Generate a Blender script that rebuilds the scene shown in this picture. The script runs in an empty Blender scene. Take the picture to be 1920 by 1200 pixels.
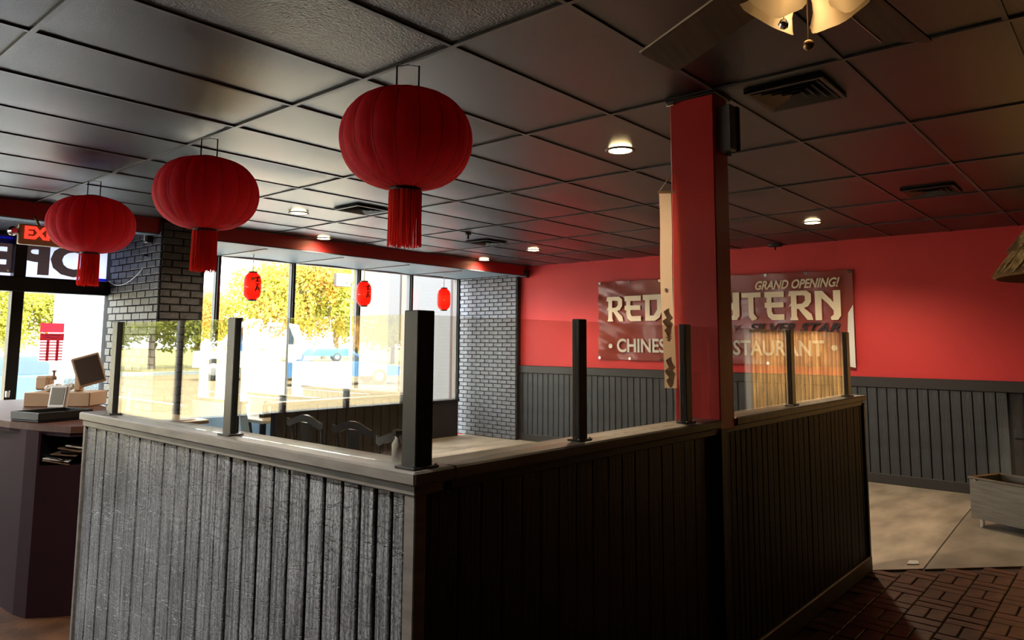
import bpy, math, random
from math import sin, cos, pi, radians, sqrt, atan2
from mathutils import Vector, Matrix
random.seed(7)
S = bpy.context.scene
C = S.collection

# ------------------------------------------------------------------ camera, sky, sun, exposure
cam = bpy.data.cameras.new('camera')
cam_o = bpy.data.objects.new('camera', cam); C.objects.link(cam_o)
F, CY, YAW, PIT, ROL, H = 1361.58, 495.62, 0.715657, 0.107928, 0.0063187, 1.5689
fw = Vector((cos(YAW)*cos(PIT), sin(YAW)*cos(PIT), sin(PIT)))
rt = Vector((sin(YAW), -cos(YAW), 0)); up = rt.cross(fw)
r2 = rt*cos(ROL)+up*sin(ROL); u2 = up*cos(ROL)-rt*sin(ROL)
m = Matrix((r2, u2, -fw)).transposed().to_4x4(); m.translation = (0, 0, H)
cam_o.matrix_world = m
cam.sensor_fit = 'HORIZONTAL'; cam.sensor_width = 36
cam.lens = F/1920*36
cam.shift_y = -(600-CY)/1920
cam.clip_start = 0.02; cam.clip_end = 500
S.camera = cam_o

W = bpy.data.worlds.new('world'); S.world = W; W.use_nodes = True
bg = W.node_tree.nodes['Background']
bg.inputs[0].default_value = (0.90, 0.95, 1.0, 1); bg.inputs[1].default_value = 3.4

def lamp(name, kind, loc, energy, col=(1, 1, 1), rot=None, **kw):
    l = bpy.data.lights.new(name, kind); l.energy = energy; l.color = col
    for k, v in kw.items(): setattr(l, k, v)
    o = bpy.data.objects.new(name, l); C.objects.link(o); o.location = loc
    if rot is not None: o.rotation_euler = rot
    return o
sun = lamp('sun', 'SUN', (0, 0, 30), 7.0, (1.0, 0.88, 0.66), angle=0.01)
sun.rotation_euler = Vector((-0.35, 0.75, -0.85)).to_track_quat('-Z', 'Y').to_euler()
vs = S.view_settings
vs.view_transform = 'Standard'; vs.look = 'None'; vs.exposure = 1.7; vs.gamma = 1.0
try: vs.use_curve_mapping = False
except Exception: pass
S.display_settings.display_device = 'sRGB'
cy = S.cycles
cy.use_denoising = True; cy.max_bounces = 10; cy.diffuse_bounces = 5; cy.glossy_bounces = 5
cy.transparent_max_bounces = 24; cy.transmission_bounces = 8
cy.caustics_reflective = False; cy.caustics_refractive = False
cy.sample_clamp_indirect = 6.0

# ------------------------------------------------------------------ materials
def nt(name):
    M = bpy.data.materials.new(name); M.use_nodes = True
    t = M.node_tree
    return M, t, t.nodes['Principled BSDF'], t.nodes['Material Output']
def lin(c):
    return tuple(((x/255)/12.92 if x/255 <= .04045 else ((x/255+.055)/1.055)**2.4) for x in c)
def setin(n, k, v):
    if k in n.inputs: n.inputs[k].default_value = v
def pm(name, col, rough=.5, metal=0, spec=.5, noise=None, bump=None, trans=0, coat=0):
    """principled with optional colour mottling noise=(scale, amount) and bump=(scale, strength[, (sx,sy,sz)])"""
    M, t, p, o = nt(name)
    p.inputs['Base Color'].default_value = (*col, 1)
    p.inputs['Roughness'].default_value = rough; p.inputs['Metallic'].default_value = metal
    setin(p, 'Specular IOR Level', spec); setin(p, 'Coat Weight', coat)
    tc = t.nodes.new('ShaderNodeTexCoord')
    if noise:
        mp = t.nodes.new('ShaderNodeMapping'); t.links.new(tc.outputs['Object'], mp.inputs[0])
        if len(noise) > 2: mp.inputs['Scale'].default_value = noise[2]
        n = t.nodes.new('ShaderNodeTexNoise'); n.inputs['Scale'].default_value = noise[0]; n.inputs['Detail'].default_value = 6
        t.links.new(mp.outputs[0], n.inputs['Vector'])
        mx = t.nodes.new('ShaderNodeMix'); mx.data_type = 'RGBA'
        a = noise[1]
        mx.inputs['A'].default_value = (*[c*(1-a) for c in col], 1)
        mx.inputs['B'].default_value = (*[min(1, c*(1+a)) for c in col], 1)
        mr = t.nodes.new('ShaderNodeMapRange'); mr.inputs['From Min'].default_value = .3; mr.inputs['From Max'].default_value = .7
        t.links.new(n.outputs['Fac'], mr.inputs['Value'])
        t.links.new(mr.outputs[0], mx.inputs['Factor']); t.links.new(mx.outputs['Result'], p.inputs['Base Color'])
    if bump:
        mp = t.nodes.new('ShaderNodeMapping'); t.links.new(tc.outputs['Object'], mp.inputs[0])
        if len(bump) > 2: mp.inputs['Scale'].default_value = bump[2]
        n = t.nodes.new('ShaderNodeTexNoise'); n.inputs['Scale'].default_value = bump[0]; n.inputs['Detail'].default_value = 5
        t.links.new(mp.outputs[0], n.inputs['Vector'])
        b = t.nodes.new('ShaderNodeBump'); b.inputs['Strength'].default_value = bump[1]; b.inputs['Distance'].default_value = .01
        t.links.new(n.outputs['Fac'], b.inputs['Height']); t.links.new(b.outputs[0], p.inputs['Normal'])
    return M
def emit(name, col, s):
    M, t, p, o = nt(name); e = t.nodes.new('ShaderNodeEmission')
    e.inputs[0].default_value = (*col, 1); e.inputs[1].default_value = s
    t.links.new(e.outputs[0], o.inputs[0]); return M
def glass(name, tint, ior=1.5, rough=0.0):
    M, t, p, o = nt(name)
    tr = t.nodes.new('ShaderNodeBsdfTransparent'); tr.inputs[0].default_value = (*tint, 1)
    gl = t.nodes.new('ShaderNodeBsdfGlossy'); gl.inputs['Roughness'].default_value = rough
    fr = t.nodes.new('ShaderNodeFresnel'); 
    ge = t.nodes.new('ShaderNodeNewGeometry'); mr = t.nodes.new('ShaderNodeMapRange')   # the far face of a thin pane reflects like the near one
    mr.inputs['To Min'].default_value = ior; mr.inputs['To Max'].default_value = 1/ior
    t.links.new(ge.outputs['Backfacing'], mr.inputs['Value']); t.links.new(mr.outputs[0], fr.inputs[0])
    mx = t.nodes.new('ShaderNodeMixShader')
    t.links.new(fr.outputs[0], mx.inputs[0]); t.links.new(tr.outputs[0], mx.inputs[1]); t.links.new(gl.outputs[0], mx.inputs[2])
    t.links.new(mx.outputs[0], o.inputs[0]); return M
def sheer(name, col, transl=.4, speck=0, rough=.8):
    """thin cloth or paper: diffuse front with light coming through"""
    M, t, p, o = nt(name)
    p.inputs['Base Color'].default_value = (*col, 1); p.inputs['Roughness'].default_value = rough; setin(p, 'Specular IOR Level', .2)
    tr = t.nodes.new('ShaderNodeBsdfTranslucent'); tr.inputs[0].default_value = (*col, 1)
    mx = t.nodes.new('ShaderNodeMixShader'); mx.inputs[0].default_value = transl
    t.links.new(p.outputs[0], mx.inputs[1]); t.links.new(tr.outputs[0], mx.inputs[2]); t.links.new(mx.outputs[0], o.inputs[0])
    if speck:
        tc = t.nodes.new('ShaderNodeTexCoord'); n = t.nodes.new('ShaderNodeTexNoise'); n.inputs['Scale'].default_value = speck
        t.links.new(tc.outputs['Object'], n.inputs['Vector'])
        mr = t.nodes.new('ShaderNodeMapRange'); mr.inputs['From Min'].default_value = .42; mr.inputs['From Max'].default_value = .62
        mr.inputs['To Min'].default_value = transl*.5; mr.inputs['To Max'].default_value = min(.95, transl*1.6)
        t.links.new(n.outputs['Fac'], mr.inputs['Value']); t.links.new(mr.outputs[0], mx.inputs[0])
        b = t.nodes.new('ShaderNodeBump'); b.inputs['Strength'].default_value = .4; b.inputs['Distance'].default_value = .004
        t.links.new(n.outputs['Fac'], b.inputs['Height']); t.links.new(b.outputs[0], p.inputs['Normal'])
    return M
def board_mat(name, col, crack, rough, seedv=0, spec=.6):
    """black-painted rough-sawn board: wavering cross checks, vertical grain, worn flecks"""
    M, t, p, o = nt(name)
    p.inputs['Roughness'].default_value = rough; setin(p, 'Specular IOR Level', spec)
    tc = t.nodes.new('ShaderNodeTexCoord')
    def noise(scale, det=4):
        mp = t.nodes.new('ShaderNodeMapping'); mp.inputs['Scale'].default_value = scale; mp.inputs['Location'].default_value = (seedv, seedv, seedv)
        t.links.new(tc.outputs['Object'], mp.inputs[0])
        n = t.nodes.new('ShaderNodeTexNoise'); n.inputs['Scale'].default_value = 1; n.inputs['Detail'].default_value = det
        t.links.new(mp.outputs[0], n.inputs['Vector']); return n
    a = noise((5, 5, 34), 4); g = noise((95, 95, 4), 5); big = noise((3, 3, 4), 3); fine = noise((150, 150, 90), 3)
    def mrange(src, a0, a1, b0, b1):
        r = t.nodes.new('ShaderNodeMapRange'); r.inputs['From Min'].default_value = a0; r.inputs['From Max'].default_value = a1
        r.inputs['To Min'].default_value = b0; r.inputs['To Max'].default_value = b1
        t.links.new(src, r.inputs['Value']); return r.outputs[0]
    def math_(op, x, y):
        n = t.nodes.new('ShaderNodeMath'); n.operation = op
        for i, v in enumerate((x, y)):
            if isinstance(v, float): n.inputs[i].default_value = v
            else: t.links.new(v, n.inputs[i])
        return n.outputs[0]
    dist = math_('ABSOLUTE', math_('SUBTRACT', a.outputs['Fac'], .5), 0.0)
    ck = mrange(dist, .0, .016, 0, 1)                          # 0 along a check line
    gr = mrange(g.outputs['Fac'], .36, .64, 0, 1)
    pit = mrange(fine.outputs['Fac'], .40, .56, 0, 1)
    hgt = math_('ADD', math_('MULTIPLY', ck, crack), math_('MULTIPLY', gr, .35))
    hgt = math_('ADD', hgt, math_('MULTIPLY', fine.outputs['Fac'], .5))
    b = t.nodes.new('ShaderNodeBump'); b.inputs['Strength'].default_value = .75; b.inputs['Distance'].default_value = .004
    t.links.new(hgt, b.inputs['Height']); t.links.new(b.outputs[0], p.inputs['Normal'])
    v = math_('MULTIPLY', math_('ADD', math_('MULTIPLY', gr, .3+.5*crack), .75-.45*crack), mrange(big.outputs['Fac'], .3, .7, .7, 1.3))
    v = math_('MULTIPLY', v, mrange(ck, 0, 1, 1-.85*crack, 1))
    v = math_('MULTIPLY', v, mrange(pit, 0, 1, 1-.6*crack, 1))
    mx = t.nodes.new('ShaderNodeVectorMath'); mx.operation = 'SCALE'; mx.inputs[0].default_value = col
    t.links.new(v, mx.inputs['Scale']); t.links.new(mx.outputs[0], p.inputs['Base Color'])
    return M

M = {}
M['char'] = board_mat('black_rough_board', (.32, .33, .355), 1.0, .34)
M['board_dark'] = board_mat('black_smooth_board', (.014, .012, .0115), .12, .45, 0, .35)
M['board_reed'] = board_mat('black_narrow_board', (.006, .0045, .0035), .5, .55, 0, .3)
M['board_wall'] = board_mat('charcoal_wall_board', (.040, .045, .050), .25, .5)
M['gap'] = pm('groove_black', (.004, .004, .004), .9)
M['rail'] = pm('weathered_cap_rail', (.19, .17, .15), .4, noise=(6, .25, (1, 1, 6)))
M['rail_mid'] = pm('brown_black_cap_rail', (.075, .062, .05), .45, noise=(6, .25, (6, 1, 1)))
M['rail_dark'] = pm('dark_rail', (.035, .032, .030), .45)
M['post'] = pm('dark_bronze_metal', (.045, .041, .037), .32, .4)
M['black'] = pm('black_plastic', (.012, .012, .013), .4)
M['iron'] = pm('black_iron', (.02, .02, .02), .45, .5)
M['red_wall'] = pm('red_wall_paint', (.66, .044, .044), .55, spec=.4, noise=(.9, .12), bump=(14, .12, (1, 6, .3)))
M['red_col'] = pm('red_column_paint', (.68, .032, .030), .42, noise=(2, .12, (1, 1, .4)))
M['brick_lit'] = pm('window_lit_brick', (.17, .185, .22), .42, noise=(9, .3), bump=(60, .5))  # window light on the right pier put into a paler, bluer brick
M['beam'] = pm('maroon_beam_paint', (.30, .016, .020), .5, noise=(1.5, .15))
M['dark_wall'] = pm('dark_wall_paint', (.020, .017, .020), .6, noise=(2, .3))
M['maroon'] = pm('maroon_wall_paint', (.04, .010, .012), .6)
M['ceiling'] = pm('black_painted_acoustic_tile', (.0135, .013, .0138), .29, spec=.52, noise=(1.2, .18), bump=(330, .22))
M['ceiling_b'] = pm('coarse_black_acoustic_tile', (.028, .025, .026), .36, spec=.7, noise=(70, .8), bump=(95, 1.0))
M['tbar'] = pm('black_grid_bar', (.060, .058, .060), .42)
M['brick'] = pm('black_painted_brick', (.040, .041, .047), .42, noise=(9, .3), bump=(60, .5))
M['brick_gap'] = pm('black_mortar', (.010, .010, .012), .9)
M['concrete'] = pm('bare_concrete', (.34, .285, .215), .55, noise=(1.6, .38, (1, 2.6, 1)), bump=(14, .25))
M['concrete_b'] = pm('grey_concrete', (.24, .20, .155), .6, noise=(2.2, .3, (1, 2, 1)), bump=(18, .25))
M['paver'] = pm('brown_floor_tile', (.078, .033, .014), .5, spec=.25, noise=(7, .45), bump=(25, .25))
M['paver_b'] = pm('reddish_floor_tile', (.10, .040, .018), .5, spec=.25, noise=(8, .45), bump=(25, .25))
M['grout'] = pm('dark_grout', (.035, .013, .009), .7)
M['steel'] = pm('brushed_stainless', (.165, .148, .12), .32, .7, noise=(4, .2, (1, 1, 12)))
M['steel_in'] = pm('dull_stainless_inside', (.30, .22, .15), .5, .4)
M['chrome'] = pm('chrome', (.8, .8, .8), .12, 1)
M['brass'] = pm('antique_brass', (.30, .19, .08), .3, .9)
M['lantern'] = sheer('red_lantern_cloth', (.95, .040, .080), .32, 55)
M['rib'] = pm('red_lantern_rib', (.60, .03, .03), .6)
M['tassel'] = sheer('red_tassel_thread', (.95, .06, .045), .45)
M['small_lantern'] = sheer('red_paper', (.92, .020, .012), .6, rough=.35)
M['gold'] = pm('orange_glow_and_light_bar', (.95, .30, .03), .5)  # flat orange for the painted lantern glow and the truck light bar
M['white'] = pm('white_paint', (.75, .74, .70), .5)
M['cream'] = pm('cream_print', (.92, .78, .58), .45)
M['banner'] = pm('maroon_vinyl_banner', (.30, .055, .040), .26, spec=.6, coat=.15)
M['ink'] = pm('black_print', (.015, .010, .010), .5)
M['vent'] = pm('black_vent_metal', (.012, .010, .010), .4, .2)
M['led'] = emit('warm_lamp_disc', (1.0, .72, .34), 14)
M['shade'] = sheer('frosted_glass_shade', (.80, .66, .44), .45, rough=.3)
M['bulb'] = emit('warm_bulb', (1, .66, .30), .4)
M['fan'] = pm('dark_walnut_blade', (.060, .026, .010), .6, spec=.2, noise=(3, .4, (1, 12, 1)))
M['fan_edge'] = pm('pale_blade_edge', (.45, .36, .26), .4)  # pale strip along one edge of each blade
M['bamboo'] = pm('dry_bamboo', (.56, .37, .15), .45, noise=(5, .4, (4, 4, .6)))
M['thatch'] = pm('straw_thatch', (.66, .44, .19), .7, noise=(30, .5, (1, 1, .2)))
M['thatch_dark'] = pm('old_straw', (.16, .085, .030), .8)
M['scroll'] = sheer('tan_paper_scroll', (.74, .58, .42), .35)
M['scroll_ink'] = sheer('grey_ink_wash', (.36, .27, .20), .3, 40)
M['frame'] = pm('black_aluminium', (.018, .016, .016), .35, .3)
M['mullion'] = pm('grey_aluminium', (.16, .16, .17), .35, .5)
M['soffit'] = pm('pale_soffit_panel', (.095, .145, .185), .6)
M['pane'] = glass('window_glass', (.97, .98, .97), 1.45)
M['screen'] = glass('glass_screen', (.95, .935, .89), 2.05)
M['sign'] = sheer('white_sign_film', (.36, .38, .62), .55)
M['sign_letter'] = sheer('brown_sign_letter', (.13, .075, .05), .4)
M['blue'] = sheer('blue_film', (.10, .12, .80), .6)
M['exit_case'] = pm('tan_sign_case', (.50, .35, .20), .5)
M['exit_red'] = emit('lit_red_letter', (1.0, .03, .015), .75)
M['counter'] = pm('maroon_counter_laminate', (.030, .010, .014), .75, spec=.15, noise=(2, .15))
M['counter_top'] = pm('brown_counter_top', (.10, .042, .028), .5, spec=.2, noise=(3, .25, (1, 6, 1)))
M['beige'] = pm('beige_plastic', (.48, .33, .21), .45)
M['paper'] = pm('white_paper', (.72, .72, .70), .7)
M['card'] = pm('brown_card', (.22, .13, .075), .7)
M['screen_dark'] = pm('dark_display', (.085, .06, .045), .5, spec=.3)
M['screen_grey'] = pm('grey_display', (.28, .28, .24), .25)
M['poster_red'] = sheer('red_print', (.62, .03, .05), .5)
M['poster_white'] = sheer('white_poster_sheet', (.7, .66, .66), .45)
M['booth'] = pm('sky_tinted_vinyl', (.40, .62, .88), .3, noise=(4, .15))  # sky reflection on the vinyl put into its blue base colour
M['table'] = pm('tan_table_laminate', (.42, .37, .29), .25)
M['chair'] = pm('black_lacquered_wood', (.045, .042, .042), .22)
M['asphalt'] = pm('pale_sunlit_asphalt', (.31, .24, .125), .9, noise=(.4, .15), bump=(6, .2))
M['apron'] = pm('pale_concrete_pavement', (.66, .66, .64), .9, noise=(.6, .1))
M['line'] = pm('white_road_paint', (.8, .8, .76), .8)
M['grass'] = pm('dry_grass', (.34, .30, .10), .9, noise=(2, .3))
def leaf(n, c):
    return sheer(n, c, .35)
M['leaf_green'] = leaf('yellow_green_leaf', (.42, .42, .07))
M['leaf_orange'] = leaf('orange_autumn_leaf', (.62, .40, .13))
M['leaf_dark'] = leaf('deep_green_leaf', (.26, .30, .06))
M['bark'] = pm('grey_bark', (.16, .12, .085), .9)
M['stucco'] = pm('beige_stucco', (.23, .185, .14), .9, noise=(.5, .08), bump=(60, .2))
M['metal_panel'] = pm('grey_metal_panel', (.10, .10, .105), .5)
M['stone'] = pm('blue_grey_stucco', (.30, .36, .37), .9, noise=(40, .35), bump=(50, .6))
M['truck_white'] = pm('white_truck_paint', (.85, .86, .86), .3, coat=.3)
M['car_teal'] = pm('turquoise_car_paint', (.02, .36, .44), .3, coat=.4)
M['car_blue'] = pm('blue_car_paint', (.06, .22, .50), .3, coat=.4)
M['car_glass'] = pm('dark_car_glass', (.05, .08, .11), .1)
M['tyre'] = pm('tyre_rubber', (.03, .03, .03), .8)
M['grey'] = pm('grey_metal', (.35, .37, .39), .45, .3)
M['speaker_side'] = pm('grey_speaker_case', (.20, .19, .19), .5)

# ------------------------------------------------------------------ mesh helpers
ORD = 'first second third fourth fifth sixth seventh eighth ninth tenth eleventh twelfth thirteenth fourteenth fifteenth'.split()
ORG = {}
class MB:
    def __init__(s): s.v = []; s.f = []; s.mi = []; s.cur = 0
    def add(s, vs, fs):
        b = len(s.v); s.v += [tuple(v) for v in vs]; s.f += [tuple(b+i for i in f) for f in fs]; s.mi += [s.cur]*len(fs); return s
    def box(s, a, b):
        x0, y0, z0 = [min(p, q) for p, q in zip(a, b)]; x1, y1, z1 = [max(p, q) for p, q in zip(a, b)]
        return s.add([(x0,y0,z0),(x1,y0,z0),(x1,y1,z0),(x0,y1,z0),(x0,y0,z1),(x1,y0,z1),(x1,y1,z1),(x0,y1,z1)],
                     [(3,2,1,0),(4,5,6,7),(0,1,5,4),(1,2,6,5),(2,3,7,6),(3,0,4,7)])
    def cbox(s, a, b, c=.004):
        """box with every edge chamfered"""
        lo = [min(p, q) for p, q in zip(a, b)]; hi = [max(p, q) for p, q in zip(a, b)]
        c = min([c]+[(h-l)*.45 for l, h in zip(lo, hi)])
        v = []; idx = {}
        for ax in range(3):
            for sx in (0, 1):
                for sy in (0, 1):
                    for sz in (0, 1):
                        k = (sx, sy, sz); p = []
                        for i in range(3):
                            e = hi[i] if k[i] else lo[i]
                            if i != ax: e += -c if k[i] else c
                            p.append(e)
                        idx[(ax, k)] = len(v); v.append(p)
        f = []
        def quad(ax, val, flip):
            o = [i for i in range(3) if i != ax]
            ks = []
            for a_, b_ in ((0,0),(1,0),(1,1),(0,1)):
                k = [0,0,0]; k[ax] = val; k[o[0]] = a_; k[o[1]] = b_; ks.append(tuple(k))
            return ks
        for ax in range(3):
            for val in (0, 1):
                q = [idx[(ax, k)] for k in quad(ax, val, 0)]
                fl = (val == 1) ^ (ax == 1)
                f.append(tuple(q if fl else q[::-1]))
        for ax in range(3):   # edges along axis ax
            o = [i for i in range(3) if i != ax]
            for a_ in (0, 1):
                for b_ in (0, 1):
                    k0 = [0,0,0]; k0[o[0]] = a_; k0[o[1]] = b_; k1 = list(k0); k1[ax] = 1
                    k0 = tuple(k0); k1 = tuple(k1)
                    q = [idx[(o[0], k0)], idx[(o[0], k1)], idx[(o[1], k1)], idx[(o[1], k0)]]
                    f.append(tuple(q))
        for sx in (0, 1):
            for sy in (0, 1):
                for sz in (0, 1):
                    k = (sx, sy, sz); f.append((idx[(0, k)], idx[(1, k)], idx[(2, k)]))
        return s.add(v, f)
    def tube(s, p, q, r, n=10, r2=None, caps=True):
        p = Vector(p); q = Vector(q); d = (q-p).normalized(); r2 = r if r2 is None else r2
        a = d.orthogonal().normalized(); b = d.cross(a)
        v = []
        for c, rr in ((p, r), (q, r2)):
            for i in range(n):
                t = 2*pi*i/n; v.append(c+(a*cos(t)+b*sin(t))*rr)
        f = [(i, (i+1) % n, n+(i+1) % n, n+i) for i in range(n)]
        if caps: f += [tuple(range(n))[::-1], tuple(range(n, 2*n))]
        return s.add(v, f)
    def path(s, pts, r, n=6):
        for a, b in zip(pts, pts[1:]): s.tube(a, b, r, n)
        return s
    def lathe(s, prof, c=(0,0,0), n=24, ax='z', close=False, radial=None):
        v = []
        for r, z in prof:
            for i in range(n):
                t = 2*pi*i/n; rr = r*(radial(t, z) if radial else 1)
                if ax == 'z': v.append((c[0]+rr*cos(t), c[1]+rr*sin(t), c[2]+z))
                elif ax == 'x': v.append((c[0]+z, c[1]+rr*cos(t), c[2]+rr*sin(t)))
                else: v.append((c[0]+rr*cos(t), c[1]+z, c[2]+rr*sin(t)))
        k = len(prof); f = []
        for j in range(k-1):
            for i in range(n):
                f.append((j*n+i, j*n+(i+1) % n, (j+1)*n+(i+1) % n, (j+1)*n+i))
        if close: f += [tuple(range(n))[::-1], tuple(range((k-1)*n, k*n))]
        return s.add(v, f)
    def prism(s, poly, z0, z1):
        n = len(poly)
        v = [(x, y, z0) for x, y in poly]+[(x, y, z1) for x, y in poly]
        return s.add(v, [tuple(range(n))[::-1], tuple(range(n, 2*n))]+[(i, (i+1) % n, n+(i+1) % n, n+i) for i in range(n)])
    def extr(s, poly, off):
        """prism of an arbitrary planar 3-D polygon pushed along off"""
        n = len(poly); o = Vector(off)
        v = [Vector(p) for p in poly]; v += [p+o for p in v]
        return s.add(v, [tuple(range(n))[::-1], tuple(range(n, 2*n))]+[(i, (i+1) % n, n+(i+1) % n, n+i) for i in range(n)])
    def xf(s, mat):
        s.v = [tuple(mat @ Vector(v)) for v in s.v]; return s
    def mesh(s, name, mats, smooth=False, org=(0,0,0)):
        me = bpy.data.meshes.new(name)
        me.from_pydata([(x-org[0], y-org[1], z-org[2]) for x, y, z in s.v], [], s.f)
        for m_ in (mats if isinstance(mats, (list, tuple)) else [mats]): me.materials.append(m_)
        if any(s.mi): me.polygons.foreach_set('material_index', s.mi)
        if smooth:
            me.polygons.foreach_set('use_smooth', [True]*len(me.polygons))
        me.update()
        import bmesh
        bm = bmesh.new(); bm.from_mesh(me); bmesh.ops.recalc_face_normals(bm, faces=bm.faces); bm.to_mesh(me); bm.free()
        return me
    def obj(s, name, mats, parent=None, smooth=False, **props):
        """link as one object; vertices were given in world space (parent roots are never rotated at build time)"""
        org = ORG.get(parent, (0,0,0)) if parent is not None else (0,0,0)
        if parent is None and s.v:
            xs, ys, zs = zip(*s.v); org = ((min(xs)+max(xs))/2, (min(ys)+max(ys))/2, min(zs))
        o = bpy.data.objects.new(name, s.mesh(name, mats, smooth, org)); C.objects.link(o)
        if parent is not None: o.parent = parent; ORG[o] = org
        else: o.location = org; ORG[o] = org
        for k, v in props.items(): o[k] = v
        return o
def thing(name, label, cat, loc=(0,0,0), group=None):
    o = bpy.data.objects.new(name, None); C.objects.link(o); o.location = loc; o.empty_display_size = .1
    o['label'] = label; o['category'] = cat
    if group: o['group'] = group
    ORG[o] = tuple(loc); return o
def setting(name, loc=(0,0,0)):
    o = bpy.data.objects.new(name, None); C.objects.link(o); o.location = loc; o['kind'] = 'structure'; ORG[o] = tuple(loc); return o
def piece(name, me, loc, parent, rot=None, scale=None):
    """one more object on shared mesh data, placed at world loc under an unrotated parent"""
    o = bpy.data.objects.new(name, me); C.objects.link(o)
    p = ORG.get(parent, (0,0,0)); o.parent = parent; o.location = (loc[0]-p[0], loc[1]-p[1], loc[2]-p[2])
    if rot: o.rotation_euler = rot
    if scale: o.scale = scale
    ORG[o] = tuple(loc)
    return o
def copy_tree(root, loc, rz=0, label=None):
    r = root.copy(); C.objects.link(r); r.location = loc; r.rotation_euler[2] = rz
    if label: r['label'] = label
    for ch in list(root.children):
        c = ch.copy(); C.objects.link(c); c.parent = r
        for g in ch.children:
            d = g.copy(); C.objects.link(d); d.parent = c
    return r
def text_mesh(txt, size, shear=0, bold=0, align='LEFT', space=1.0):
    cu = bpy.data.curves.new('lettering', 'FONT'); cu.body = txt; cu.size = size; cu.shear = shear; cu.offset = bold
    cu.align_x = align; cu.space_character = space; cu.resolution_u = 3
    o = bpy.data.objects.new('lettering', cu); C.objects.link(o)
    bpy.context.view_layer.update()
    me = bpy.data.meshes.new_from_object(o.evaluated_get(bpy.context.evaluated_depsgraph_get()))
    bpy.data.objects.remove(o); return me
def fit_text(txt, w, h, mat, name, parent, origin, ax, ay, shear=0, bold=0):
    """text scaled to a w x h box whose lower-left corner is origin, running along ax, rising along ay"""
    me = text_mesh(txt, 1, shear, bold); me.name = name
    xs = [v.co.x for v in me.vertices]; ys = [v.co.y for v in me.vertices]
    x0, x1, y0, y1 = min(xs), max(xs), min(ys), max(ys)
    org = Vector(ORG.get(parent, (0,0,0))); ax = Vector(ax); ay = Vector(ay)
    for v in me.vertices:
        v.co = Vector(origin)-org+ax*((v.co.x-x0)/(x1-x0)*w)+ay*((v.co.y-y0)/(y1-y0)*h)
    me.materials.clear(); me.materials.append(mat)
    o = bpy.data.objects.new(name, me); C.objects.link(o); o.parent = parent; return o

# ------------------------------------------------------------------ layout constants (metres; camera above the origin)
ZC, XR, YB, YW = 2.828, 9.22, 7.65, 8.98      # ceiling, red wall, beam face, window line
XP, YP, ZT = 1.40, 1.5705, 1.201              # half wall faces and top
X0, Y0 = 0.8645, 0.9396                       # ceiling grid origin (1.22 x 0.61)

# ------------------------------------------------------------------ floor
fl = setting('floor')
edge = [(5.643, 1.563), (6.497, 0.767), (9.2, -1.75)]
MB().prism([(-6, -3.5), (9.2, -3.5), edge[2], edge[1], edge[0], (1.5, 1.563), (1.5, 4.05), (2.6, 4.05), (2.6, 9.0), (-6, 9.0)], -.12, -.012).obj('tile_bed', M['grout'], fl)
slab = MB(); slab.prism([edge[0], (5.93, 1.295), (7.6, 1.362), (9.22, 1.42), (9.22, 9.0), (2.6, 9.0), (2.6, 4.05), (1.5, 4.05), (1.5, 1.563)], -.12, .004)
slab.obj('concrete_slab', M['concrete'], fl)
slab = MB(); slab.prism([(5.936, 1.285), edge[1], edge[2], (9.22, -1.75), (9.22, 1.412), (7.6, 1.354)], -.12, .002)
slab.obj('concrete_slab', M['concrete_b'], fl)
# basket weave tiles, nearest the camera's lower right corner
tb = [MB().cbox((-.097, -.0455, -.012), (.097, .0455, 0), .004).mesh('floor_tile', M[k]) for k in ('paver', 'paver_b')]
def inside(x, y):
    if y > 1.50: return False
    (ax, ay), (bx, by) = edge[0], edge[2]
    return (bx-ax)*(y-ay)-(by-ay)*(x-ax) < -.14
cand = []
for i in range(0, 40):
    for j in range(-10, 9):
        bx, by = 2.6+i*.2, .08+j*.2
        for k in (0, 1):
            if (i+j) % 2: p = (bx, by-.05+.1*k, 0.)
            else: p = (bx-.05+.1*k, by, pi/2)
            if inside(p[0], p[1]): cand.append((sqrt(p[0]**2+(p[1]-.3)**2)-(3 if p[0] > 3.0 else 0), p))
# the ones the photograph shows: right of the half wall, inside the picture's edge
seen = [p for _, p in cand if p[0] > 3.1 and p[1] > .10*p[0]-.12]
random.shuffle(seen)
for p in seen[:300]:
    piece('floor_tile', random.choice(tb), (p[0], p[1], random.uniform(-.002, .001)), fl, (random.uniform(-.006, .006), random.uniform(-.006, .006), p[2]))
rest = [p for _, p in cand if not (p[0] > 3.1 and p[1] > .10*p[0]-.12)]+seen[300:]
mb = MB()
for p in rest:
    b = MB().box((-.097, -.0455, -.012), (.097, .0455, 0)); b.xf(Matrix.Translation((p[0], p[1], 0)) @ Matrix.Rotation(p[2], 4, 'Z')); mb.add(b.v, b.f)
mb.obj('floor_tile', M['paver'], fl, kind='stuff')
MB().prism([(-6, -3.5), (2.45, -3.5), (2.45, 1.50), (1.35, 1.50), (1.35, 4.06), (2.6, 4.06), (2.6, 9.0), (-6, 9.0)], -.012, -.001).obj('tile_field', M['paver'], fl)

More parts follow.
